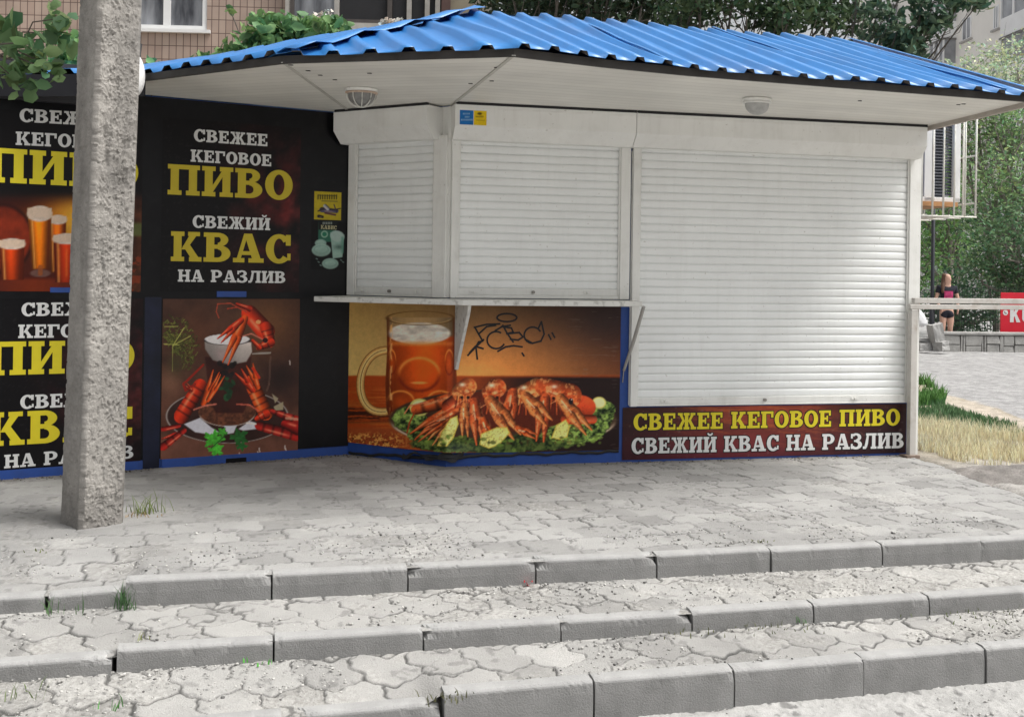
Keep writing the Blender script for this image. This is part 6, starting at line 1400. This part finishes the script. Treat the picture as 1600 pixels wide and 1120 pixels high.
def hand(N, Ed, key, p, d, side, curl=.3):
    """palm, four fingers and a thumb beyond the wrist p, pointing along d"""
    p = np.array(p); d = np.array(d, float); d /= np.linalg.norm(d); s_ = np.cross(d, [0, 1, 0]); s_ /= np.linalg.norm(s_); f_ = np.cross(s_, d)
    N[key+'palm'] = (*(p+d*.05), .017, .030); Ed.append((key, key+'palm')); N[key+'palm2'] = (*(p+d*.085), .013, .032); Ed.append((key+'palm', key+'palm2'))
    for i, (o, L) in enumerate(((-.028, .062), (-.009, .074), (.010, .070), (.028, .054))):
        a = p+d*.095+f_*o; b_ = a+d*L*.5; c_ = b_+(d*(1-curl)+s_*side*curl)*L*.5
        for j, q in enumerate((a, b_, c_)): N[key+'f%d%d' % (i, j)] = (*q, .0085-.0012*j, .0085-.0012*j)
        Ed += [(key+'palm2', key+'f%d0' % i), (key+'f%d0' % i, key+'f%d1' % i), (key+'f%d1' % i, key+'f%d2' % i)]
    a = p+d*.045+f_*-.03; b_ = a+d*.03-f_*.02; c_ = b_+d*.028
    for j, q in enumerate((a, b_, c_)): N[key+'t%d' % j] = (*q, .010-.0015*j, .010-.0015*j)
    Ed += [(key+'palm', key+'t0'), (key+'t0', key+'t1'), (key+'t1', key+'t2')]
def figure(base, rot, sc, label, shirt, bottoms, hairc, arms, headturn=0, legs=((-.075, 0), (.075, .02)), printed_front=None):
    """a standing person facing -y before rotation; arms = (elbow, wrist) offsets for left and right"""
    t = thing('person', base, label, 'person'); t.rotation_euler = (0, 0, rot); t.scale = (sc, sc, sc)
    N = {}; Ed = []
    N['pel'] = (0, 0, .93, .135, .10); N['wst'] = (0, .005, 1.08, .115, .085); N['chs'] = (0, .0, 1.27, .142, .098); N['ups'] = (0, .01, 1.38, .10, .075); N['nck'] = (0, .005, 1.46, .050, .052); N['hd0'] = (0, -.012, 1.54, .066, .076); N['hd1'] = (0, -.008, 1.62, .076, .090); N['hd2'] = (0, .0, 1.69, .058, .070)
    Ed += [('pel', 'wst'), ('wst', 'chs'), ('chs', 'ups'), ('ups', 'nck'), ('nck', 'hd0'), ('hd0', 'hd1'), ('hd1', 'hd2')]
    hx, hy = math.sin(headturn), -math.cos(headturn)
    N['nse'] = (hx*.098, hy*.098, 1.585, .012, .014); Ed.append(('hd0', 'nse'))
    for s_, lg in ((-1, legs[0]), (1, legs[1])):
        k = 'L' if s_ < 0 else 'R'; x, fy = lg
        N[k+'hip'] = (x, 0, .84, .090, .092); N[k+'th'] = (x*1.08, -.01, .66, .076, .078); N[k+'kn'] = (x*1.1, -.015+fy, .475, .052, .055); N[k+'cf'] = (x*1.1, .012+fy, .33, .053, .056); N[k+'an'] = (x*1.1, .015+fy, .09, .034, .038); N[k+'ft'] = (x*1.2, -.05+fy, .035, .036, .030); N[k+'to'] = (x*1.3, -.13+fy, .025, .036, .022)
        Ed += [('pel', k+'hip'), (k+'hip', k+'th'), (k+'th', k+'kn'), (k+'kn', k+'cf'), (k+'cf', k+'an'), (k+'an', k+'ft'), (k+'ft', k+'to')]
        el_, wr = arms[0 if s_ < 0 else 1]
        N[k+'sh'] = (s_*.165, .005, 1.385, .055, .055); N[k+'el'] = (*el_, .038, .040); mid = (np.array(el_)*.45+np.array(wr)*.55); N[k+'fa'] = (*mid, .034, .036); N[k+'wr'] = (*wr, .022, .026)
        Ed += [('ups', k+'sh'), (k+'sh', k+'el'), (k+'el', k+'fa'), (k+'fa', k+'wr')]; hand(N, Ed, k+'wr', wr, np.array(wr)-np.array(el_), -s_)
    skinned('body', N, Ed, M_skin, t)
    S = {}; SE = []
    S['a'] = (0, 0, .93, .150, .118); S['b'] = (0, .005, 1.08, .134, .104); S['c'] = (0, .0, 1.27, .160, .116); S['d'] = (0, .01, 1.385, .116, .090); S['e'] = (0, .006, 1.425, .066, .066); SE += [('a', 'b'), ('b', 'c'), ('c', 'd'), ('d', 'e')]
    for s_ in (-1, 1):
        k = 'L' if s_ < 0 else 'R'; el_ = np.array(arms[0 if s_ < 0 else 1][0]); sh_ = np.array([s_*.165, .005, 1.385]); S[k+'1'] = (*sh_, .072, .072); S[k+'2'] = (*(sh_+(el_-sh_)*.55), .062, .064); SE += [('d', k+'1'), (k+'1', k+'2')]
    sh = skinned('shirt', S, SE, shirt, t)
    Pn = {'a': (0, 0, .98, .146, .114), 'b': (0, 0, .88, .160, .124)}; PE = [('a', 'b')]
    for s_, lg in ((-1, legs[0]), (1, legs[1])):
        k = 'L' if s_ < 0 else 'R'; x = lg[0]; Pn[k+'1'] = (x, 0, .83, .104, .106); Pn[k+'2'] = (x*1.06, -.008, bottoms[1], .100, .102); PE += [('b', k+'1'), (k+'1', k+'2')]
    skinned('shorts' if bottoms[1] > .5 else 'trousers', Pn, PE, bottoms[0], t)
    H = {'a': (-hx*.018, -hy*.02, 1.695, .078, .090), 'b': (-hx*.045, -hy*.04, 1.63, .088, .088), 'c': (-hx*.05-.035, -hy*.05-.03, 1.52, .066, .062), 'd': (-hx*.05-.075, -hy*.05-.09, 1.40, .050, .045), 'e': (-hx*.05-.085, -hy*.05-.12, 1.26, .034, .030)}
    skinned('hair', H, [('a', 'b'), ('b', 'c'), ('c', 'd'), ('d', 'e')], hairc, t)
    for s_ in (-1, 1):
        a = headturn+s_*.36; m = MB(); c_ = np.array([math.sin(a)*.074, -math.cos(a)*.082, 1.615]); V = []
        o = MB(); o.lathe(c_, [(0, -.006), (.008, -.004), (.011, 0), (.008, .004), (0, .006)], 10); mesh_l(o, 'eye', M_dark, t)
        a = headturn+s_*1.5; c_ = np.array([math.sin(a)*.08, -math.cos(a)*.05, 1.60]); o = MB(); o.lathe(c_, [(0, -.03), (.012, -.02), (.016, 0), (.012, .02), (0, .03)], 8); mesh_l(o, 'ear', M_skin, t)
    c_ = np.array([hx*.088, hy*.09, 1.548]); o = MB(); o.lathe(c_, [(0, -.006), (.022, 0), (0, .006)], 10); mesh_l(o, 'mouth', mat('lips', (.40,.16,.14), .5), t)
    if printed_front: 
        o = MB(); nx = 10
        for i in range(nx+1):
            x = -.095+.19*i/nx
            for z in (1.12, 1.17, 1.22, 1.27, 1.31): o.v.append((x, -.119-.0+.22*x*x*3+.004*math.sin(z*40), z))
        o.f = gridfaces(nx+1, 5).tolist(); mesh_l(o, 'shirt_print', printed_front, t)
    return t
def mesh_l(mb, name, mt, parent):
    me = bpy.data.meshes.new(name); me.from_pydata(mb.v, [], [tuple(f) for f in mb.f]); me.materials.append(mt); o = bpy.data.objects.new(name, me); COL.objects.link(o); o.parent = parent; return o
M_navy = mat('navy_cloth', (.016,.016,.026), .85, .2, 14); M_hair = mat('brown_hair', (.11,.055,.035), .6, .25, 30)
M_pink = mat('pink_print', (.42,.035,.13), .7, .45, 22); M_greyc = mat('grey_cloth', (.06,.06,.065), .85, .2, 10)
gx_, gy_, _z = at(1479, 500, 21.15)
gsc = (at(1479, 423, 21.15)[2]+.03)/1.76
figure((gx_, gy_, -.03), -.05, gsc, 'young woman with long brown hair in a navy shirt with pink print and dark shorts', M_navy, (M_navy, .67), M_hair,
       (((-.235, .01, 1.14), (-.19, -.10, .98)), ((.245, .01, 1.13), (.215, -.07, .94))), .75, printed_front=M_pink)
px_, py_, _z = at(1413, 500, 20.6)
figure((px_, py_, -.03), .15, .98, 'person almost hidden behind the kiosk corner, one bare arm showing, holding a white bag', M_greyc, (M_greyc, .2), M_hair,
       (((-.235, .01, 1.14), (-.24, -.03, .92)), ((.215, -.01, 1.18), (.245, -.05, .93))), -.2)
# white plastic bag in that person's hand
bgp = at(1438, 497, 20.5); V = []
for i in range(15):
    t = i/14; w_ = .03+.125*math.sin(min(1, t*1.15)*math.pi/2)**.9*(1 if t < .86 else 1-.8*(t-.86)/.14)
    for j in range(22):
        a = 2*math.pi*j/22; wr_ = 1+.10*math.sin(a*3+t*5)+.06*math.sin(a*7-t*9); V.append(bgp+np.array([w_*math.cos(a)*wr_*.9-.07*(1-t), w_*.6*math.sin(a)*wr_, .20-.36*t]))
F = [(i*22+j, i*22+(j+1) % 22, (i+1)*22+(j+1) % 22, (i+1)*22+j) for i in range(14) for j in range(22)]+[tuple(14*22+j for j in range(22))]
tag(mesh_obj('plastic_bag', np.array(V), F, mat('white_plastic', (.82,.82,.83), .35, .05, 9, .1, 12, trans=.2), None, True), 'white plastic carrier bag held at the kiosk corner, before the black post', 'bag')

# ------------------------------------------------------------------ grass and weeds
def blades(name, P, hmin, hmax, w, col, spread, seed, parent=None, kind='stuff', bend=.5, mt=None, loc=(0, 0, 0)):
    r = np.random.default_rng(seed); n = len(P); h = hmin+(hmax-hmin)*r.random(n)**1.4; a = r.random(n)*6.283; b_ = r.random(n)*6.283; bd_ = bend*r.random(n)
    s_ = np.stack([np.cos(a), np.sin(a), 0*a], -1)*w*.5; d = np.stack([np.cos(b_)*bd_, np.sin(b_)*bd_, 0*a], -1)*h[:, None]; up = np.stack([0*h, 0*h, h], -1)
    V = np.stack([P-s_, P+s_, P+up*.55+d*.35+s_*.8, P+up*.55+d*.35-s_*.8, P+up*.93+d], 1); i = np.arange(n)[:, None]*5
    F = np.concatenate([i+np.array([[0, 1, 2]]), i+np.array([[0, 2, 3]]), i+np.array([[3, 2, 4]])], 0)
    t = r.random((n, 1)); c = np.array(col)*(1-spread+2*spread*t); o = mesh_obj(name, V.reshape(-1, 3), F, mt or M_leafA, parent, False, col=np.clip(np.repeat(c, 5, 0), 0, .85), loc=loc)
    return tag(o, kind=kind) if kind else o
def zone(n, poly, seed, z=-.02, extra=None):
    r = np.random.default_rng(seed); A = np.array([gz(u, v, z)[:2] for u, v in poly]); lo, hi = A.min(0), A.max(0); out = []
    Q = lo+(hi-lo)*r.random((n*6, 2)); ins = np.zeros(len(Q), bool); m_ = len(A)
    for i in range(m_):
        x0, y0 = A[i]; x1, y1 = A[(i+1) % m_]; ins ^= ((y0 > Q[:, 1]) != (y1 > Q[:, 1])) & (Q[:, 0] < (x1-x0)*(Q[:, 1]-y0)/(y1-y0+1e-12)+x0)
    Q = Q[ins]; nz_ = fbm(Q[:, 0]*2.2, Q[:, 1]*2.2, seed); Q = Q[(nz_ > .40)][:n]
    return np.stack([Q[:, 0], Q[:, 1], terr_z(Q[:, 0], Q[:, 1])-.01], -1)
Pd = zone(8500, [(1425, 668), (1500, 672), (1600, 690), (1720, 700), (1720, 760), (1600, 728), (1555, 733), (1500, 722), (1425, 700)], 951)
blades('dry_grass', Pd, .04, .13, .0055, (.84, .73, .48), .5, 952)
blades('dry_grass', zone(1800, [(1425, 664), (1600, 684), (1720, 692), (1720, 705), (1600, 694), (1425, 678)], 955), .08, .18, .007, (.84, .75, .52), .3, 956)
blades('green_grass', zone(5200, [(1425, 640), (1480, 636), (1530, 652), (1600, 668), (1720, 690), (1720, 712), (1600, 688), (1500, 678), (1425, 672)], 953), .03, .09, .012, (.11, .205, .09), .4, 954)
blades('green_grass', zone(2200, [(1425, 598), (1452, 600), (1478, 622), (1470, 632), (1425, 636)], 957), .07, .20, .016, (.12, .26, .07), .45, 958)
blades('green_grass', zone(900, [(1425, 624), (1476, 624), (1476, 634), (1425, 634)], 959), .04, .09, .012, (.08, .19, .07), .4, 960)
def weed(u, v, z, n, rad, h0, h1, col, seed, label, w=.006, dy=0):
    p = gz(u, v, z); r = np.random.default_rng(seed); P = p+np.stack([r.normal(size=n)*rad, r.normal(size=n)*rad*.5, 0*np.arange(n)-.004], -1)
    o = blades('weed', P[:max(6, int(n*.5))], h0*.8, h1*.85, w*.85, tuple(np.array(col)*1.35), .4, seed, None, None, .9, None, p); tag(o, label, 'weed', 'weeds in the paving'); return o
weed(225, 800, 0, 90, .05, .05, .15, (.13, .17, .05), 970, 'tuft of grass growing at the right foot of the concrete pole')
weed(214, 806, 0, 60, .06, .02, .05, (.26, .18, .09), 971, 'dry brown grass lying at the right foot of the concrete pole')
weed(195, 950, -.11, 80, .022, .05, .17, (.06, .12, .05), 972, 'leafy weed in the gap at the left end of the top kerb')
weed(95, 958, -.11, 30, .05, .04, .13, (.08, .15, .06), 973, 'thin weed before the sunken kerb stone at the left')
weed(1062, 985, -.20, 90, .09, .01, .035, (.10, .11, .04), 974, 'mossy weed along the foot of the middle kerb, right of centre')
weed(1190, 979, -.20, 110, .12, .01, .03, (.09, .10, .045), 975, 'thin moss line at the foot of the middle kerb, further right')
weed(1251, 971, -.20, 14, .012, .02, .05, (.06, .20, .04), 976, 'small bright green sprout at the foot of the middle kerb')
weed(1490, 958, -.20, 110, .16, .01, .03, (.09, .11, .05), 977, 'moss line at the foot of the middle kerb near the right edge')
weed(700, 1090, -.23, 70, .05, .01, .04, (.10, .10, .05), 978, 'mossy weed in the crumbled gap of the bottom kerb')
weed(222, 998, -.12, 16, .02, .02, .05, (.20, .22, .08), 979, 'small yellowish tuft on the middle step at the left')
weed(30, 1090, -.22, 24, .06, .03, .09, (.15, .20, .08), 980, 'thin grass at the lower left corner')
weed(170, 1106, -.22, 18, .03, .03, .09, (.07, .22, .05), 981, 'fresh green shoots on the bottom step at the left')
weed(400, 1036, -.20, 8, .03, .02, .04, (.08, .30, .05), 982, 'single bright green blade lying at the foot of the middle kerb', .012)
weed(65, 860, 0, 16, .03, .01, .03, (.14, .16, .06), 983, 'tiny tuft between the pavers left of the pole')
weed(1190, 846, 0, 30, .03, .01, .025, (.13, .14, .05), 984, 'tiny mossy tuft behind the top kerb right of centre')
# bits of litter
p = gz(825, 914, -.107); m = MB(); V = []
for i in range(9):
    a = i/8; V += [p+np.array([-.018+.04*a, -.012, .012+.010*math.sin(a*9)]), p+np.array([-.02+.04*a, .014, .004+.016*math.sin(a*7+1)])]
tag(mesh_obj('litter', np.array(V), gridfaces(9, 2), mat('red_wrapper', L4((205, 40, 50)), .4, .1, 30), None), 'crumpled red scrap of litter at the foot of the top kerb', 'litter')
# spoil heap at the right edge of the pavement
p = gz(1600, 742, -.02); X, Y = np.meshgrid(np.linspace(-.55, .9, 60), np.linspace(-.5, .5, 44), indexing='ij'); rr = np.hypot(X/.75, Y/.45)
Z = .10*np.clip(1-rr, 0, 1)**.8*(.8+.4*fbm(X*5, Y*5, 991))+(fbm(X*18, Y*18, 992)-.5)*.03-.03
c = np.array([.20, .185, .172])*(.7+.6*fbm(X*12, Y*12, 993))[..., None]
tag(mesh_obj('dirt_mound', np.stack([X+p[0], Y+p[1], Z+p[2]], -1).reshape(-1, 3), gridfaces(60, 44), M_ground, None, True, loc=(p[0], p[1], -.02), col=c.reshape(-1, 3)), kind='structure')
